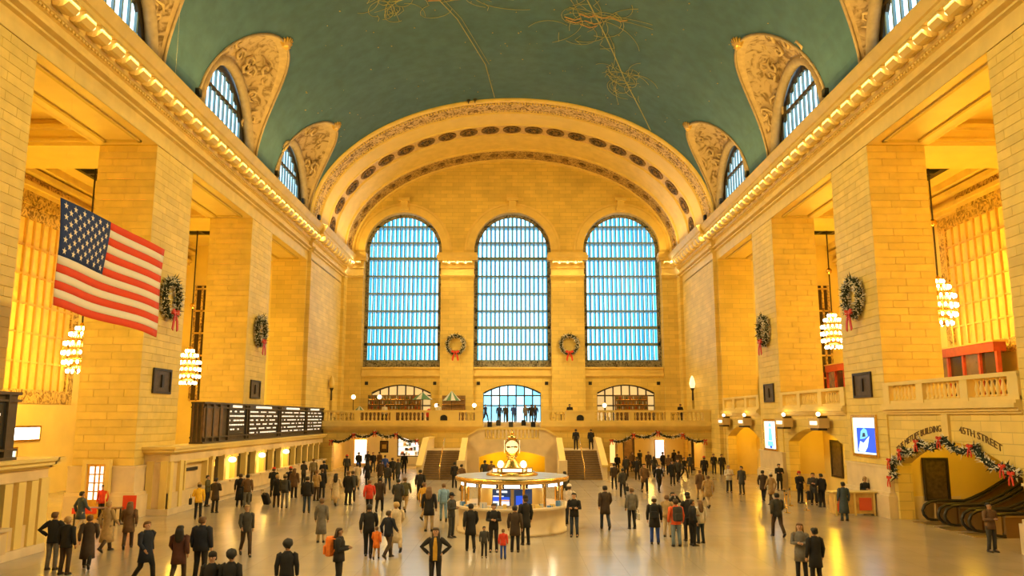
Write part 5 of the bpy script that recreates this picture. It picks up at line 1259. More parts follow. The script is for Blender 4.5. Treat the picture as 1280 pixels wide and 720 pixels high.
def skin_body(pose):
    J = joints(pose); V = []; E = []; R = []
    def v(p, r, par=None):
        V.append(tuple(p)); R.append(r); i = len(V)-1
        if par is not None: E.append((par, i))
        return i
    pel = v((0, 0, .95), .11); wa = v((0, 0, 1.10), .105, pel); ch = v((0, -.005, 1.28), .12, wa); up = v((0, 0, 1.38), .08, ch); nk = v((0, .0, 1.485), .052, up)
    jaw = v((0, -.022, 1.555), .062, nk); hd = v((0, -.005, 1.635), .085, jaw); cr = v((0, .01, 1.70), .062, hd)
    v((0, -.112, 1.60), .013, hd); v((.092, .0, 1.62), .016, hd); v((-.092, .0, 1.62), .016, hd)
    for s in (-1, 1):
        h = v(J['hip', s], .085, pel); k = v(J['knee', s], .055, h); a = v(J['ank', s], .038, k); v(J['ank', s]+Vector((0, -.13, -.055)), .034, a)
        sh = v(J['sho', s]+Vector((-s*.03, 0, -.02)), .04, up); e = v(J['elb', s], .04, sh); w_ = v(J['wri', s], .027, e)
        d = (J['wri', s]-J['elb', s]).normalized(); q = d.cross(Vector((s, .3, .1))).normalized(); o_ = d.cross(q)
        pm = v(J['wri', s]+d*.075, .032, w_)
        for i, (off, ln) in enumerate(((-.026, .06), (-.009, .075), (.009, .07), (.026, .055))):
            k1 = v(J['wri', s]+d*(.075+ln*.6)+q*off, .0085, pm); v(J['wri', s]+d*(.075+ln)+q*off+o_*.018, .0075, k1)
        t1 = v(J['wri', s]+d*.05+q*-.045, .0095, w_); v(J['wri', s]+d*.085+q*-.06, .008, t1)
    me = bpy.data.meshes.new('person_cage'); me.from_pydata(V, E, []); ob = bpy.data.objects.new('person_cage', me); COL.objects.link(ob)
    sk = ob.modifiers.new('skin', 'SKIN'); sd = me.skin_vertices[0].data
    for i, r in enumerate(R): sd[i].radius = (r, r); sd[i].use_root = (i == 0)
    sb = ob.modifiers.new('sub', 'SUBSURF'); sb.levels = 1; sb.render_levels = 1
    dg = bpy.context.evaluated_depsgraph_get(); dg.update(); m2 = bpy.data.meshes.new_from_object(ob.evaluated_get(dg)); bpy.data.objects.remove(ob)
    m2.materials.clear(); m2.materials.append(M['skin']); m2.name = 'person'; m2.polygons.foreach_set('use_smooth', [True]*len(m2.polygons)); return m2
def ell(z, rx, ry, y=0, n=14): return [(rx*cos(2*pi*k/n), y+ry*sin(2*pi*k/n), z) for k in range(n)]
def coat_mesh(pose, kind):
    J = joints(pose); m_ = MB(); f = 1.16 if kind == 'puffer' else 1.0; wk = .03 if pose.startswith('walk') else 0
    hem = {'jacket': .80, 'puffer': .78, 'coat': .62, 'long': .34}[kind]; R = []
    if hem < .45: R += [ell(hem, .235, .20+wk*2), ell(.6, .215, .175+wk)]
    elif hem < .7: R += [ell(hem, .215, .17+wk)]
    R += [ell(max(hem, .80) if hem > .7 else .84, .195*f, .145*f), ell(.98, .185*f, .135*f), ell(1.08, .172*f, .125*f), ell(1.22, .192*f, .138*f), ell(1.34, .205*f, .135*f), ell(1.41, .185*f, .112), ell(1.455, .115, .085), ell(1.50, .075, .07, .008)]
    m_.rings(R, True, True)
    for s in (-1, 1):
        a, e, w_ = J['sho', s], J['elb', s], J['wri', s]
        m_.tube([a+Vector((-s*.05, 0, .0)), a+Vector((s*.015, 0, -.03)), a.lerp(e, .5), e, e.lerp(w_, .5), w_], [.08*f, .082*f, .07*f, .064*f, .056*f, .047*f], 9)
    return mesh_of(m_, 'coat', None, True)
def trouser_mesh(pose):
    J = joints(pose); m_ = MB(); m_.rings([ell(.80, .16, .115), ell(.92, .175, .125), ell(1.04, .16, .115)], True, True)
    for s in (-1, 1):
        h, k, a = J['hip', s], J['knee', s], J['ank', s]; m_.tube([h+Vector((0, 0, -.02)), h.lerp(k, .5), k, k.lerp(a, .5), a+Vector((0, 0, -.03))], [.098, .09, .073, .066, .062], 9)
    return mesh_of(m_, 'trousers', None, True)
def shoe_mesh(): 
    m_ = MB(); m_.rings([[(x*.8, .07, .0), (x, .08, .05), (x*.8, .06, .1), (-x*.8, .06, .1), (-x, .08, .05), (-x*.8, .07, 0)] if False else [(.03, .07, -.06), (.036, .075, -.02), (.03, .06, .03), (-.03, .06, .03), (-.036, .075, -.02), (-.03, .07, -.06)] for x in (0,)] +
                        [[(.04, -.02, -.06), (.046, -.02, -.02), (.035, -.03, .03), (-.035, -.03, .03), (-.046, -.02, -.02), (-.04, -.02, -.06)], [(.045, -.12, -.06), (.048, -.12, -.03), (.03, -.12, .0), (-.03, -.12, .0), (-.048, -.12, -.03), (-.045, -.12, -.06)],
                         [(.025, -.19, -.06), (.027, -.19, -.04), (.015, -.185, -.025), (-.015, -.185, -.025), (-.027, -.19, -.04), (-.025, -.19, -.06)]]); return mesh_of(m_, 'shoe', M['shoe'], True)
def hair_mesh(kind):
    m_ = MB()
    if kind == 'curly':
        rn = random.Random(3); m_.ball((0, .03, 1.69), (.135, .14, .125), 12, 8)
        m_.v = [(x+rn.gauss(0, .008), y+rn.gauss(0, .008), z+rn.gauss(0, .008)) for x, y, z in m_.v]
    elif kind in ('beanie', 'cap'):
        m_.lathe([(.102, 1.655), (.106, 1.69), (.10, 1.735), (.075, 1.77), (.03, 1.79)], 14, (0, .008, 0))
        if kind == 'cap': m_.rings([[(-.07, -.09, 1.665), (.07, -.09, 1.665), (.07, -.09, 1.68), (-.07, -.09, 1.68)], [(-.05, -.17, 1.65), (.05, -.17, 1.65), (.05, -.17, 1.66), (-.05, -.17, 1.66)]])
    else:
        # cap of hair leaving the face free, reaching down the nape
        n = 14; R = []
        for z, rx, y0, y1 in ((1.735, .055, -.045, .075), (1.715, .085, -.075, .10), (1.68, .103, -.088, .118), (1.645, .104, -.03, .122), (1.60, .10, .01, .115), (1.56, .085, .03, .10)):
            R.append([(rx*cos(2*pi*k/n), (y0+y1)/2+(y1-y0)/2*sin(2*pi*k/n), z) for k in range(n)])
        m_.rings(R, True, True)
        if kind == 'long': m_.rings([ell(1.66, .105, .05, .075), ell(1.55, .12, .055, .085), ell(1.42, .13, .06, .10), ell(1.30, .10, .045, .13), ell(1.24, .05, .02, .135)], True, True)
        if kind == 'bun': m_.ball((0, .12, 1.70), .055, 8, 6)
    return mesh_of(m_, 'hair', None, True)
BODY, COAT, TROU, HAIR = {}, {}, {}, {}
SHOE = shoe_mesh(); EYE = mesh_of(MB().ball((0, 0, 0), .012, 6, 4), 'eye', M['eye'])
TOPM = MB(); TOPM.rings([[(-.06, -.148, .84), (.06, -.148, .84), (.06, -.10, .84), (-.06, -.10, .84)], [(-.065, -.15, 1.2), (.065, -.15, 1.2), (.065, -.1, 1.2), (-.065, -.1, 1.2)], [(-.045, -.135, 1.38), (.045, -.135, 1.38), (.045, -.08, 1.38), (-.045, -.08, 1.38)], [(-.03, -.09, 1.47), (.03, -.09, 1.47), (.03, -.05, 1.47), (-.03, -.05, 1.47)]]); TOPM = mesh_of(TOPM, 'shirt_front')
def coloured(o, mat):
    if not o.data.materials: o.data.materials.append(None)
    o.material_slots[0].link = 'OBJECT'; o.material_slots[0].material = mat
def child(name, me, par, mat=None, loc=(0, 0, 0)):
    q = bpy.data.objects.new(name, me); COL.objects.link(q); q.parent = par; q.location = loc
    if mat is not None: coloured(q, mat)
    return q
def rounded_box(name, w, d, h, mat, par, z=0, ch=.15, loc=(0, 0, 0)):
    c = min(w, d)*ch; n = MB(); sec = [(-w/2+c, -d/2), (w/2-c, -d/2), (w/2, -d/2+c), (w/2, d/2-c), (w/2-c, d/2), (-w/2+c, d/2), (-w/2, d/2-c), (-w/2, -d/2+c)]
    n.rings([[(x*.86, y*.86, z) for x, y in sec], [(x, y, z+h*.08) for x, y in sec], [(x, y, z+h*.88) for x, y in sec], [(x*.8, y*.8, z+h) for x, y in sec]], True, True); me = mesh_of(n, name, mat); return child(name, me, par, None, loc)
def backpack(loc, rz, col, label):
    e = empty('backpack', loc, label, 'backpack', 'backpacks worn in the crowd'); e.rotation_euler[2] = rz
    rounded_box('body', .36, .22, .52, cmat(col), e, 0, .35); rounded_box('front_pocket', .26, .08, .24, cmat(col), e, .05, .3, (0, .13, 0))
    for sx in (-1, 1): child('strap', mesh_of(MB().tube([(sx*.11, -.1, .48), (sx*.12, -.2, .46), (sx*.13, -.2, .25), (sx*.13, -.11, .08)], .022, 5), 'strap', cmat(col)), e)
def handbag(loc, rz, col, label, big=False):
    e = empty('carried_bag', loc, label, 'bag', 'bags carried in the crowd'); e.rotation_euler[2] = rz
    rounded_box('body', .34, .14, .28, cmat(col), e, 0, .25); child('handle', mesh_of(MB().tube([(-.1, 0, .26), (-.09, 0, .4), (0, 0, .46), (.09, 0, .4), (.1, 0, .26)], .012, 5), 'handle', cmat('black')), e)
def suitcase(loc, rz, col, label, tilt=0, h=.62):
    e = empty('suitcase', loc, label, 'suitcase', 'suitcases on the floor'); e.rotation_euler = (tilt, 0, rz)
    rounded_box('shell', .42, .26, h, cmat(col), e, .06, .2)
    for sx in (-1, 1): child('wheel', mesh_of(MB().tube([(sx*.15-.02, .08, .045), (sx*.15+.02, .08, .045)], .045, 8), 'wheel', M['rubber']), e); child('handle_tube', mesh_of(MB().tube([(sx*.1, .1, h), (sx*.1, .1, h+.35)], .01, 5), 'handle_tube', M['chrome']), e)
    child('grip', mesh_of(MB().tube([(-.11, .1, h+.35), (.11, .1, h+.35)], .016, 6), 'grip', M['rubber']), e)
PEOPLE = [
    (-14.58, 26.26, 0, 180, 'hips', 'jacket', 'black', 'grey', 'short', 'brown', 1.8, '', 'man in black jacket and grey trousers seen from behind at far left'),
    (-13.75, 25.51, 0, 170, 'down', 'jacket', 'black', 'dkbrown', 'short', 'tan', 1.74, '', 'person in black jacket beside the grey-trousered man at far left'),
    (-13.55, 26.43, 0, 200, 'walk', 'long', 'dkbrown', 'black', 'bun', 'brown', 1.68, '', 'woman in long dark brown coat walking at far left'),
    (-17.84, 34.01, 0, 150, 'walk', 'coat', 'slate', 'tanlt', 'short', 'black', 1.74, '', 'person in slate blue coat passing the cloth table at far left'),
    (-19.48, 38.99, 0, 0, 'down', 'jacket', 'red', 'black', 'short', 'black', 1.6, '', 'vendor in red top standing behind the cloth table'),
    (-20.16, 41.9, 0, 20, 'crossed', 'jacket', 'camo', 'camo', 'cap', 'camo', 1.74, '', 'guard in mottled khaki uniform with arms folded below the left pier'),
    (-18.82, 41.22, 0, -20, 'crossed', 'jacket', 'camo', 'camo', 'cap', 'camo', 1.74, '', 'second guard in khaki uniform beside the ticket office corner'),
    (-14.56, 29.66, 0, 160, 'walk', 'long', 'tan', 'dkbrown', 'short', 'tan', 1.78, '', 'walker in long tan coat at left foreground'),
    (-14.12, 30.36, 0, 200, 'walk2', 'coat', 'brown', 'dkbrown', 'long', 'brown', 1.7, '', 'walker in brown coat behind the long tan coat at left foreground'),
    (-10.63, 24.04, 0, 60, 'walk', 'coat', 'navyblk', 'black', 'short', 'brown', 1.78, '', 'young man in dark coat striding right at left foreground'),
    (-9.62, 23.93, 0, 185, 'walk2', 'coat', 'maroon', 'dkbrown', 'long', 'black', 1.68, '', 'woman with long black hair in maroon-brown coat, back turned'),
    (-9.27, 24.68, 0, 175, 'down', 'puffer', 'navyblk', 'black', 'short', 'brown', 1.84, '', 'broad man in dark navy jacket, back turned, left foreground'),
    (-14.9, 38.99, 0, 200, 'bag', 'jacket', 'yellow', 'black', 'beanie', 'tan', 1.68, '', 'woman in bright yellow jacket with a black shoulder bag'),
    (-15.05, 41.56, 0, 170, 'crossed', 'coat', 'dkbrown', 'black', 'short', 'black', 1.74, '', 'person in dark brown coat beside the yellow jacket'),
    (-16.57, 44.5, 0, 90, 'phone', 'jacket', 'olive', 'black', 'short', 'black', 1.66, '', 'person in olive jacket leaning at the first broad ticket window'),
    (-14.79, 44.5, 0, 200, 'down', 'long', 'black', 'black', 'short', 'dkbrown', 1.74, '', 'person in long black coat at the ticket counter'),
    (-14.27, 44.11, 0, 190, 'bag', 'jacket', 'brown', 'grey', 'short', 'black', 1.74, '', 'person in brown jacket next to the black bag at the ticket counter'),
    (-9.29, 28.83, 0, 30, 'walk', 'jacket', 'dkgrey', 'dkbrown', 'short', 'tan', 1.74, '', 'walker in dark grey jacket and brown trousers, left foreground'),
    (-7.08, 19.59, 0, 0, 'down', 'coat', 'black', 'black', 'beanie', 'black', 1.6, '', 'person in black beanie at the bottom edge, left of the curly head'),
    (-6.58, 19.45, 0, 180, 'down', 'jacket', 'black', 'black', 'curly', 'black', 1.66, '', 'curly black-haired person at the bottom edge'),
    (-5.63, 20.77, 0, 190, 'down', 'jacket', 'black', 'black', 'curly', 'black', 1.7, '', 'dark curly-haired person at the bottom edge before the lone skirt woman'),
    (-14.54, 49.8, 0, 190, 'phone', 'jacket', 'black', 'black', 'beanie', 'red', 1.74, '', 'queuing person in black jacket and red hat, left one'),
    (-12.68, 44.11, 0, 200, 'down', 'coat', 'black', 'dkbrown', 'short', 'blond', 1.74, '', 'fair-haired person in black coat with brown boots in the ticket queue'),
    (-12.14, 43.73, 0, 185, 'down', 'jacket', 'dkgrey', 'grey', 'beanie', 'tan', 1.74, 'backpack:dkgrey', 'person in tan hat and grey trousers with a dark backpack'),
    (-13.66, 50.3, 0, 200, 'down', 'jacket', 'black', 'dkbrown', 'beanie', 'red', 1.74, '', 'queuing person in black jacket and red hat, right one'),
    (-13.14, 49.31, 0, 170, 'down', 'coat', 'brown', 'black', 'long', 'brown', 1.74, '', 'woman in brown coat in the ticket queue behind the right red hat'),
    (-10.4, 41.56, 0, 190, 'down', 'puffer', 'black', 'dkjeans', 'short', 'black', 1.8, '', 'man in bulky black jacket and dark jeans in the ticket queue'),
    (-11.34, 47.44, 0, 160, 'phone', 'jacket', 'tan', 'dkbrown', 'short', 'brown', 1.74, '', 'person in tan jacket in the ticket queue'),
    (-11.35, 48.83, 0, 185, 'bag', 'coat', 'black', 'black', 'short', 'brown', 1.74, '', 'person in black coat with a black bag in the ticket queue'),
    (-13.53, 58.56, 0, 200, 'phone', 'jacket', 'black', 'black', 'short', 'black', 1.7, '', 'person in black leaning on the far ticket counter'),
    (-14.79, 57.88, 0, 150, 'phone', 'jacket', 'dkgrey', 'black', 'short', 'black', 1.74, '', 'person in dark grey at the ticket windows behind the bulky black jacket'),
    (-14.8, 60.7, 0, 200, 'down', 'jacket', 'camo', 'dkbrown', 'short', 'brown', 1.74, '', 'person in khaki jacket close to the ticket windows'),
    (-9.67, 44.9, 0, 175, 'walk', 'long', 'beige', 'tan', 'long', 'black', 1.74, '', 'woman in long beige coat pulling a dark blue suitcase'),
    (-9.06, 45.3, 0, 160, 'down', 'coat', 'black', 'black', 'short', 'brown', 1.84, '', 'tall person in black coat near the passage, front one'),
    (-9.17, 47.0, 0, 200, 'down', 'coat', 'dkgrey', 'black', 'short', 'dkbrown', 1.74, '', 'person in dark grey coat behind the tall black coat'),
    (-10.38, 54.71, 0, 190, 'walk', 'coat', 'beige', 'tan', 'beanie', 'blue', 1.74, '', 'walker in beige coat and blue hat before the passage'),
    (-13.6, 72.17, 0, 180, 'walk2', 'jacket', 'black', 'black', 'short', 'black', 1.74, '', 'distant person in black at the passage mouth, left side'),
    (-13.47, 66.38, 0, 180, 'down', 'jacket', 'dkgrey', 'black', 'beanie', 'red', 1.74, '', 'distant person with red hat beside the ticket windows'),
    (-10.02, 56.57, 0, 185, 'walk', 'coat', 'black', 'black', 'long', 'black', 1.74, '', 'woman in black coat walking into the left passage'),
    (-13.21, 74.33, 0, 0, 'down', 'jacket', 'dkgrey', 'black', 'short', 'black', 1.74, '', 'distant person in dark grey in the left passage, first'),
    (-12.32, 72.17, 0, 20, 'walk', 'jacket', 'black', 'dkgrey', 'short', 'brown', 1.74, '', 'distant person in black jacket in the left passage, second'),
    (-11.93, 73.24, 0, 160, 'down', 'coat', 'brown', 'black', 'short', 'black', 1.74, '', 'distant person in brown coat in the left passage, third'),
    (-10.35, 66.38, 0, 170, 'walk', 'jacket', 'blue', 'black', 'short', 'black', 1.74, '', 'distant person in blue jacket in the left passage'),
    (-9.14, 62.22, 0, 185, 'walk2', 'coat', 'black', 'black', 'short', 'dkbrown', 1.74, '', 'person in black coat leaving the left passage, left one'),
    (-8.5, 60.7, 0, 180, 'walk', 'coat', 'dkgrey', 'black', 'short', 'brown', 1.74, '', 'person in dark grey coat leaving the left passage, right one'),
    (-9.46, 58.56, 0, 190, 'walk', 'coat', 'dkbrown', 'black', 'short', 'black', 1.74, '', 'person in dark brown coat before the left passage'),
    (-9.29, 70.13, 0, 180, 'down', 'jacket', 'black', 'black', 'short', 'black', 1.74, '', 'distant person in black near the foot of the left stairs'),
    (-8.25, 54.11, 0, 175, 'walk2', 'jacket', 'dkgrey', 'dkjeans', 'short', 'brown', 1.74, '', 'walker in dark grey jacket and jeans before the left passage'),
    (-7.06, 40.56, 0, 185, 'walk', 'jacket', 'red', 'black', 'short', 'brown', 1.72, '', 'person in bright red jacket walking away'),
    (-6.77, 41.9, 0, 180, 'walk2', 'coat', 'dkbrown', 'black', 'short', 'black', 1.74, '', 'walker in dark brown coat right of the red jacket'),
    (-7.38, 31.88, 0, 180, 'down', 'long', 'grey', 'tanlt', 'short', 'brown', 1.66, '', 'woman in grey coat and skirt standing alone'),
    (-4.86, 23.27, 0, 90, 'phone', 'puffer', 'black', 'black', 'long', 'dkbrown', 1.7, 'backpack:orange', 'woman in fur-collared black parka with an orange backpack'),
    (-4.95, 28.5, 0, 185, 'walk', 'jacket', 'black', 'black', 'short', 'black', 1.8, '', 'man all in black walking away, lower centre left'),
    (-4.62, 28.19, 0, 180, 'walk2', 'coat', 'orange', 'tan', 'short', 'brown', 1.08, '', 'small child in orange coat beside the man in black'),
    (-4.24, 28.35, 0, 150, 'walk', 'jacket', 'navyblk', 'dkbrown', 'short', 'dkbrown', 1.6, '', 'walker in dark navy and brown, lower centre left'),
    (-4.18, 29.66, 0, 200, 'walk', 'long', 'beige', 'tanlt', 'short', 'blond', 1.76, '', 'walker in long beige coat, lower centre left'),
    (-5.69, 40.88, 0, 190, 'walk2', 'coat', 'dkgrey', 'black', 'short', 'black', 1.74, 'handbag:white', 'walker in dark grey coat carrying a pale bag'),
    (-5.47, 41.9, 0, 170, 'walk', 'jacket', 'olive', 'tan', 'short', 'brown', 1.74, '', 'walker in olive jacket behind the pale bag'),
    (-5.38, 47.9, 0, 180, 'down', 'jacket', 'black', 'black', 'short', 'black', 1.74, '', 'person in black below the left stairs'),
    (-3.53, 34.95, 0, 175, 'down', 'coat', 'black', 'tanlt', 'long', 'brown', 1.86, '', 'tall woman in black coat with green band near the booth'),
    (-4.14, 38.69, 0, 150, 'walk', 'coat', 'mustard', 'tan', 'short', 'brown', 1.74, '', 'walker in mustard coat behind the tall woman'),
    (-3.18, 38.11, 0, 190, 'walk', 'jacket', 'ltblue', 'ltblue', 'short', 'brown', 1.74, '', 'walker all in pale blue left of the booth'),
    (-2.44, 33.13, 0, 60, 'phone', 'jacket', 'dkgrey', 'dkgrey', 'cap', 'black', 1.74, '', 'old man in flat cap with hands together left of the booth'),
    (-2.15, 23.27, 0, 0, 'hips', 'jacket', 'black', 'black', 'long', 'dkbrown', 1.7, 'top:mustard', 'woman in black jacket over a mustard top with hands on hips'),
    (-1.49, 29.66, 0, 190, 'walk', 'coat', 'black', 'black', 'short', 'black', 1.7, '', 'person in black coat in front of the booth, left'),
    (-0.66, 29.66, 0, 0, 'phone', 'jacket', 'black', 'black', 'short', 'dkbrown', 1.7, '', 'person in short black top in front of the booth'),
    (-0.96, 28.5, 0, 10, 'down', 'jacket', 'dkgrey', 'black', 'short', 'black', 1.05, '', 'small child in dark clothes before the booth'),
    (0.51, 31.3, 0, 200, 'bag', 'coat', 'black', 'black', 'beanie', 'black', 1.8, '', 'man in long black coat and beanie with a bag at the booth counter'),
    (0.11, 29.66, 0, 170, 'down', 'coat', 'dkbrown', 'black', 'short', 'black', 1.62, '', 'person in dark brown coat before the booth, right of centre'),
    (-0.3, 28.19, 0, 180, 'down', 'jacket', 'red', 'blue', 'short', 'brown', 1.0, '', 'child in red top and blue trousers before the booth'),
    (2.52, 33.34, 0, -10, 'crossed', 'jacket', 'black', 'dkjeans', 'short', 'black', 1.74, '', 'man in black jacket leaning right of the booth'),
    (2.61, 37.26, 0, 160, 'down', 'jacket', 'white', 'dkjeans', 'beanie', 'white', 1.74, '', 'person in white top and hat behind the booth corner'),
    (3.0, 46.56, 0, 200, 'walk', 'jacket', 'dkgrey', 'black', 'short', 'black', 1.74, '', 'person in dark grey behind the booth at right'),
    (-3.94, 55.93, 0, 180, 'down', 'jacket', 'black', 'black', 'short', 'black', 1.74, '', 'person in black at the foot of the left stair parapet'),
    (-3.3, 53.53, 0, 150, 'walk', 'coat', 'brown', 'black', 'short', 'black', 1.74, '', 'person in brown coat at the left stair parapet'),
    (-1.95, 58.56, 0, 170, 'walk', 'jacket', 'dkgrey', 'black', 'short', 'black', 1.74, '', 'person in dark grey under the stair arch, left'),
    (-1.47, 57.88, 0, 190, 'walk2', 'jacket', 'brown', 'black', 'short', 'brown', 1.74, '', 'person in brown under the stair arch, right'),
    (4.02, 35.44, 0, 185, 'walk', 'coat', 'dkbrown', 'dkjeans', 'short', 'black', 1.86, '', 'tall walker in dark brown coat and jeans right of the booth'),
    (5.2, 35.69, 0, 195, 'down', 'jacket', 'grey', 'black', 'short', 'brown', 1.74, 'handbag:white', 'person in grey-brown jacket holding a white bag'),
    (5.45, 31.49, 0, 170, 'down', 'coat', 'black', 'blue', 'beanie', 'white', 1.76, 'backpack:black', 'person in white hat, black coat and bright blue jeans with a large backpack'),
    (6.16, 30.92, 0, 185, 'down', 'jacket', 'redor', 'ltjeans', 'short', 'dkbrown', 1.74, 'backpack:dkgrey', 'person in orange-red jacket with a grey backpack'),
    (6.85, 34.95, 0, 10, 'camera', 'jacket', 'black', 'black', 'short', 'black', 1.62, '', 'woman in black raising a camera behind the backpackers'),
    (6.91, 32.29, 0, 190, 'crossed', 'coat', 'black', 'black', 'beanie', 'black', 1.82, '', 'tall person in black coat and beanie in the right group'),
    (6.83, 31.1, 0, 100, 'bag', 'jacket', 'black', 'black', 'short', 'black', 1.7, '', 'person in black with a strap across the back in the right group'),
    (7.24, 31.68, 0, 200, 'down', 'jacket', 'white', 'dkjeans', 'long', 'brown', 1.62, '', 'woman in white jacket at the edge of the right group'),
    (6.3, 33.34, 0, 160, 'down', 'jacket', 'tan', 'tanlt', 'short', 'brown', 1.66, '', 'person in tan half hidden between the two backpackers'),
    (8.5, 52.41, 0, 0, 'walk', 'coat', 'brown', 'black', 'short', 'black', 1.84, '', 'man in brown coat walking out of the right passage'),
    (9.53, 52.97, 0, 10, 'walk2', 'jacket', 'black', 'black', 'short', 'black', 1.74, '', 'person in black walking out of the right passage'),
    (6.69, 49.31, 0, 180, 'walk', 'jacket', 'dkgrey', 'black', 'short', 'black', 1.74, 'handbag:black', 'person in dark grey with a trailing bag by the right stair foot'),
    (11.39, 57.88, 0, 0, 'down', 'coat', 'black', 'black', 'long', 'black', 1.74, '', 'woman with black hair in black coat before the right passage'),
    (6.85, 54.71, 0, 180, 'walk', 'jacket', 'dkbrown', 'black', 'short', 'black', 1.74, '', 'person in dark brown at the foot of the right stairs'),
    (9.08, 70.13, 0, 0, 'walk', 'jacket', 'black', 'black', 'short', 'black', 1.64, '', 'person in black, first from the stairs in the right passage crowd'),
    (9.31, 66.38, 0, 180, 'down', 'coat', 'dkgrey', 'black', 'short', 'dkbrown', 1.67, '', 'person in dark grey, second from the stairs in the right passage crowd'),
    (10.85, 73.24, 0, 30, 'walk2', 'jacket', 'brown', 'black', 'long', 'brown', 1.7, '', 'person in brown, third from the stairs in the right passage crowd'),
    (9.69, 63.01, 0, 170, 'down', 'coat', 'black', 'black', 'beanie', 'black', 1.73, '', 'person in black, fourth from the stairs in the right passage crowd'),
    (12.04, 76.63, 0, 200, 'walk', 'jacket', 'dkgrey', 'black', 'short', 'dkbrown', 1.7599999999999998, '', 'person in dark grey, fifth from the stairs in the right passage crowd'),
    (12.11, 72.17, 0, 0, 'down', 'coat', 'dkbrown', 'black', 'short', 'brown', 1.7899999999999998, '', 'person in dark brown, sixth from the stairs in the right passage crowd'),
    (11.58, 66.38, 0, 180, 'walk2', 'jacket', 'dkgrey', 'black', 'long', 'black', 1.64, '', 'person in dark grey, seventh from the stairs in the right passage crowd'),
    (13.59, 73.24, 0, 30, 'down', 'coat', 'black', 'black', 'beanie', 'dkbrown', 1.67, '', 'person in black, eighth from the stairs in the right passage crowd'),
    (13.11, 68.2, 0, 170, 'walk', 'jacket', 'brown', 'black', 'short', 'brown', 1.7, '', 'person in brown, ninth from the stairs in the right passage crowd'),
    (15.52, 77.84, 0, 200, 'down', 'coat', 'black', 'black', 'short', 'black', 1.73, '', 'person in black, tenth from the stairs in the right passage crowd'),
    (12.21, 59.97, 0, 0, 'walk2', 'jacket', 'dkgrey', 'black', 'long', 'dkbrown', 1.7599999999999998, '', 'person in dark grey, eleventh from the stairs in the right passage crowd'),
    (14.8, 72.17, 0, 180, 'down', 'coat', 'dkbrown', 'black', 'beanie', 'brown', 1.7899999999999998, '', 'person in dark brown, twelfth from the stairs in the right passage crowd'),
    (13.69, 64.65, 0, 30, 'walk', 'jacket', 'black', 'black', 'short', 'black', 1.64, '', 'person in black, thirteenth from the stairs in the right passage crowd'),
    (15.34, 70.13, 0, 170, 'down', 'coat', 'dkgrey', 'black', 'short', 'dkbrown', 1.67, '', 'person in dark grey, fourteenth from the stairs in the right passage crowd'),
    (10.48, 43.73, 0, 190, 'walk2', 'coat', 'tan', 'tanlt', 'short', 'brown', 1.72, '', 'walker in tan coat right of the right group'),
    (11.03, 47.9, 0, 180, 'walk', 'coat', 'brown', 'tan', 'short', 'brown', 1.74, '', 'walker in brown coat behind the tan one'),
    (13.93, 52.41, 0, 0, 'crossed', 'jacket', 'white', 'black', 'short', 'grey', 1.74, '', 'man in white shirt and black trousers with folded hands'),
    (14.44, 51.34, 0, -40, 'down', 'coat', 'dkgrey', 'dkgrey', 'short', 'black', 1.74, '', 'person in dark grey coat beside the white-shirted man'),
    (15.07, 63.82, 0, 180, 'down', 'coat', 'black', 'black', 'beanie', 'red', 1.74, '', 'person in black coat with red hat near the right wall'),
    (17.16, 69.15, 0, 0, 'down', 'jacket', 'black', 'black', 'short', 'black', 1.74, '', 'person in black by the right wall, left of two'),
    (17.59, 68.2, 0, 0, 'down', 'jacket', 'black', 'black', 'short', 'dkbrown', 1.74, '', 'person in black by the right wall, right of two'),
    (14.58, 47.44, 0, 150, 'walk', 'coat', 'dkbrown', 'black', 'short', 'black', 1.74, '', 'walker in dark brown coat with outstretched bag'),
    (14.22, 44.9, 0, 200, 'walk2', 'coat', 'tan', 'dkbrown', 'beanie', 'white', 1.74, '', 'walker in tan coat and white hat'),
    (10.76, 33.34, 0, 185, 'walk', 'jacket', 'dkgrey', 'dkbrown', 'short', 'black', 1.74, '', 'walker in dark grey jacket crossing the right floor'),
    (17.73, 54.11, 0, 0, 'crossed', 'coat', 'black', 'black', 'short', 'black', 1.74, '', 'person in black standing against the right third pier'),
    (16.24, 46.14, 0, 20, 'crossed', 'puffer', 'black', 'black', 'beanie', 'red', 1.74, '', 'person in black puffer and dark red hat by the luggage'),
    (16.7, 45.3, 0, -20, 'phone', 'jacket', 'dkgrey', 'black', 'short', 'black', 1.74, '', 'person in dark grey behind the stanchions'),
    (16.68, 44.11, 0, 190, 'bag', 'jacket', 'black', 'black', 'short', 'black', 1.78, '', 'person in black jacket with bag at the stanchions'),
    (15.53, 38.4, 0, 180, 'down', 'long', 'slate', 'slate', 'short', 'black', 1.78, '', 'person in long slate blue robe before the wooden desk'),
    (17.96, 41.56, 0, 0, 'phone', 'coat', 'black', 'black', 'beanie', 'tan', 1.76, '', 'person in black coat behind the wooden desk'),
    (8.48, 24.31, 0, -20, 'phone', 'coat', 'grey', 'black', 'long', 'brown', 1.7, '', 'woman with long brown hair in grey coat at lower right'),
    (8.57, 23.42, 0, 190, 'down', 'coat', 'black', 'black', 'bun', 'black', 1.68, '', 'person in black coat beside the grey-coated woman at lower right'),
    (17.22, 29.66, 0, 10, 'phone', 'jacket', 'brown', 'dkgrey', 'short', 'black', 1.74, '', 'man in brown jacket by the escalator at the right edge'),
    (5.46, 69.21, 2.06, 180, 'down', 'jacket', 'black', 'black', 'short', 'black', 1.74, '', 'person in black on the right stair landing, left one'),
    (6.75, 69.21, 2.06, 180, 'walk', 'coat', 'black', 'black', 'short', 'dkbrown', 1.74, '', 'person in black coat on the right stair landing, right one'),
    (-2.56, 77.8, 4.3, 60, 'walk', 'jacket', 'navy', 'black', 'short', 'black', 1.74, '', 'person in blue jacket at the head of the stairs, far left of the doors'),
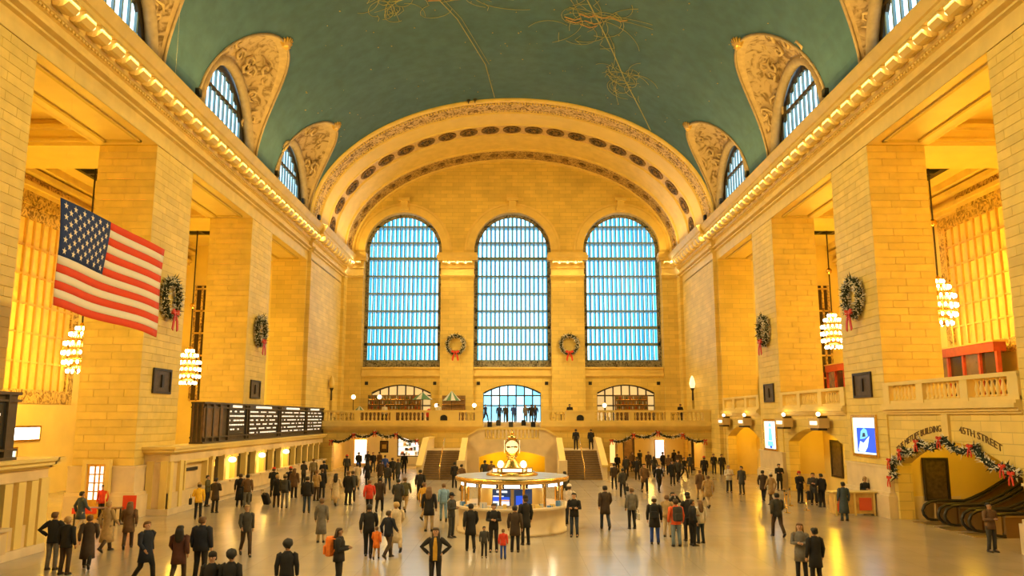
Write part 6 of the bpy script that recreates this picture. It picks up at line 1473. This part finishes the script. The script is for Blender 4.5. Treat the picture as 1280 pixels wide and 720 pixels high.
    (-1.27, 79.5, 4.3, 180, 'down', 'jacket', 'navy', 'black', 'short', 'black', 1.74, '', 'person in blue facing the centre doors, second from left'),
    (0.16, 79, 4.3, 180, 'crossed', 'puffer', 'blue', 'dkjeans', 'short', 'black', 1.74, '', 'person in bright blue puffer before the centre doors'),
    (1.35, 80, 4.3, 0, 'down', 'coat', 'grey', 'black', 'short', 'brown', 1.74, '', 'person in grey coat before the centre doors'),
    (1.88, 78.6, 4.3, 180, 'down', 'coat', 'black', 'dkjeans', 'short', 'black', 1.74, '', 'person in black coat before the centre doors, right'),
    (2.29, 79.2, 4.3, 170, 'walk', 'jacket', 'navy', 'dkjeans', 'long', 'brown', 1.74, '', 'person in navy jacket at the right leaf of the centre doors'),
    (-0.65, 81.2, 4.3, 0, 'down', 'jacket', 'dkgrey', 'black', 'short', 'black', 1.74, '', 'person in dark grey deep behind the blue jackets'),
    (-6.9, 75.3, 4.3, 180, 'down', 'jacket', 'white', 'black', 'short', 'brown', 1.74, '', 'waiter in white jacket on the far balcony at left'),
    (-12.11, 76.5, 4.3, 0, 'down', 'jacket', 'white', 'black', 'short', 'black', 1.74, '', 'waiter in white jacket by the globe lamps on the far balcony'),
    (5.52, 77, 4.3, 0, 'down', 'jacket', 'black', 'black', 'short', 'black', 1.74, '', 'person in black on the balcony right of the stairs'),
    (15.95, 76.3, 4.3, 200, 'down', 'jacket', 'black', 'black', 'short', 'brown', 1.74, '', 'person in black at the right end of the far balcony'),
]
for (x, y, z0, face, pose, coat, cc, lc, hair, hc, hgt, ex, label) in PEOPLE:
    if pose not in BODY: BODY[pose] = skin_body(pose); TROU[pose] = trouser_mesh(pose)
    if (pose, coat) not in COAT: COAT[pose, coat] = coat_mesh(pose, coat)
    if hair not in HAIR: HAIR[hair] = hair_mesh(hair)
    b = bpy.data.objects.new('person', BODY[pose]); COL.objects.link(b); k = hgt/1.75
    b.location = (x, y, z0); b.rotation_euler[2] = radians(face); b.scale = (k*random.uniform(.95, 1.08), k*random.uniform(.95, 1.06), k)
    tag(b, label, 'person', 'people in the hall')
    child('coat', COAT[pose, coat], b, cmat(cc)); child('trousers', TROU[pose], b, cmat(lc))
    J = joints(pose)
    for s in (-1, 1):
        q = child('shoe', SHOE, b, None, J['ank', s]+Vector((0, 0, -.03)))
        if J['ank', s].z > .15: q.rotation_euler[0] = radians(35); q.location = J['ank', s]+Vector((0, .0, -.04))
    hat = hair in ('beanie', 'cap')
    child('hat' if hat else 'hair', HAIR[hair], b, cmat(hc, 'cloth' if hat else 'hair'))
    if hat:
        if 'short' not in HAIR: HAIR['short'] = hair_mesh('short')
        child('hair', HAIR['short'], b, cmat('dkbrown', 'hair')).scale = (.985, .985, .995)
    if abs(face) < 95 or face > 265:
        for s in (-1, 1): child('eye', EYE, b, None, (s*.032, -.088, 1.638))
    rz = radians(face); fwd = Vector((sin(rz), -cos(rz), 0)); rt = Vector((cos(rz), sin(rz), 0))
    short = ' '.join(label.split()[:9])
    if ex.startswith('backpack'):
        c = ex.split(':')[1]; backpack(Vector((x, y, z0+.95*k))-fwd*.26, rz, c, {'orange': 'orange backpack on the woman in the black parka', 'black': 'large black backpack beside the white-hatted person'}.get(c, 'dark grey backpack on the %s' % ('person in the tan hat' if x < 0 else 'orange-red jacket')))
    if ex.startswith('handbag'):
        c = ex.split(':')[1]; w_ = J['wri', -1]; p = Vector((x, y, z0))+rt*(-.27*k)+Vector((0, 0, .38*k)); handbag(p, rz+pi/2, c, {'white': 'white bag held by the %s' % ('walker in dark grey' if x < 0 else 'person in grey-brown jacket'), 'black': 'black bag trailing by the right stair foot'}[c])
    if ex.startswith('top'): child('shirt_front', TOPM, b, cmat(ex.split(':')[1]))
    if pose == 'bag':
        p = Vector((x, y, z0+.72*k))+rt*.38*k; handbag(p, rz+pi/2, 'black', 'black shoulder bag of the %s' % ' '.join(label.split()[:6]))
suitcase((-13.55, 45.5, 0), radians(160), 'black', 'black tilted suitcase in the ticket queue', radians(-28))
suitcase((-10.35, 47.9, 0), radians(180), 'navy', 'dark blue suitcase beside the long beige coat')
suitcase((-14.9, 46.4, 0), radians(120), 'black', 'black bag on wheels beside the brown jacket at the ticket counter', 0, .45)
suitcase((17.25, 47.4, 0), radians(20), 'black', 'black suitcase before the person in the puffer', 0, .5)
suitcase((17.3, 46.2, 0), radians(-30), 'dkgrey', 'dark grey suitcase left of the stanchions', 0, .5)
for i, (x, k, c, nm) in enumerate(((-2.1, 10, 'black', 'leftmost'), (-1.3, 11, 'dkgrey', 'second from left'), (-.1, 10, 'dkgrey', 'middle'), (1.1, 11, 'black', 'second from right'), (2.0, 10, 'black', 'rightmost'))):
    suitcase((x, YBAL+k*.31+.16, 2.05+(k+1)*.16), radians(8*i-16), c, 'dark suitcase on the upper stairs before the balcony doors, %s' % nm, 0, .5)
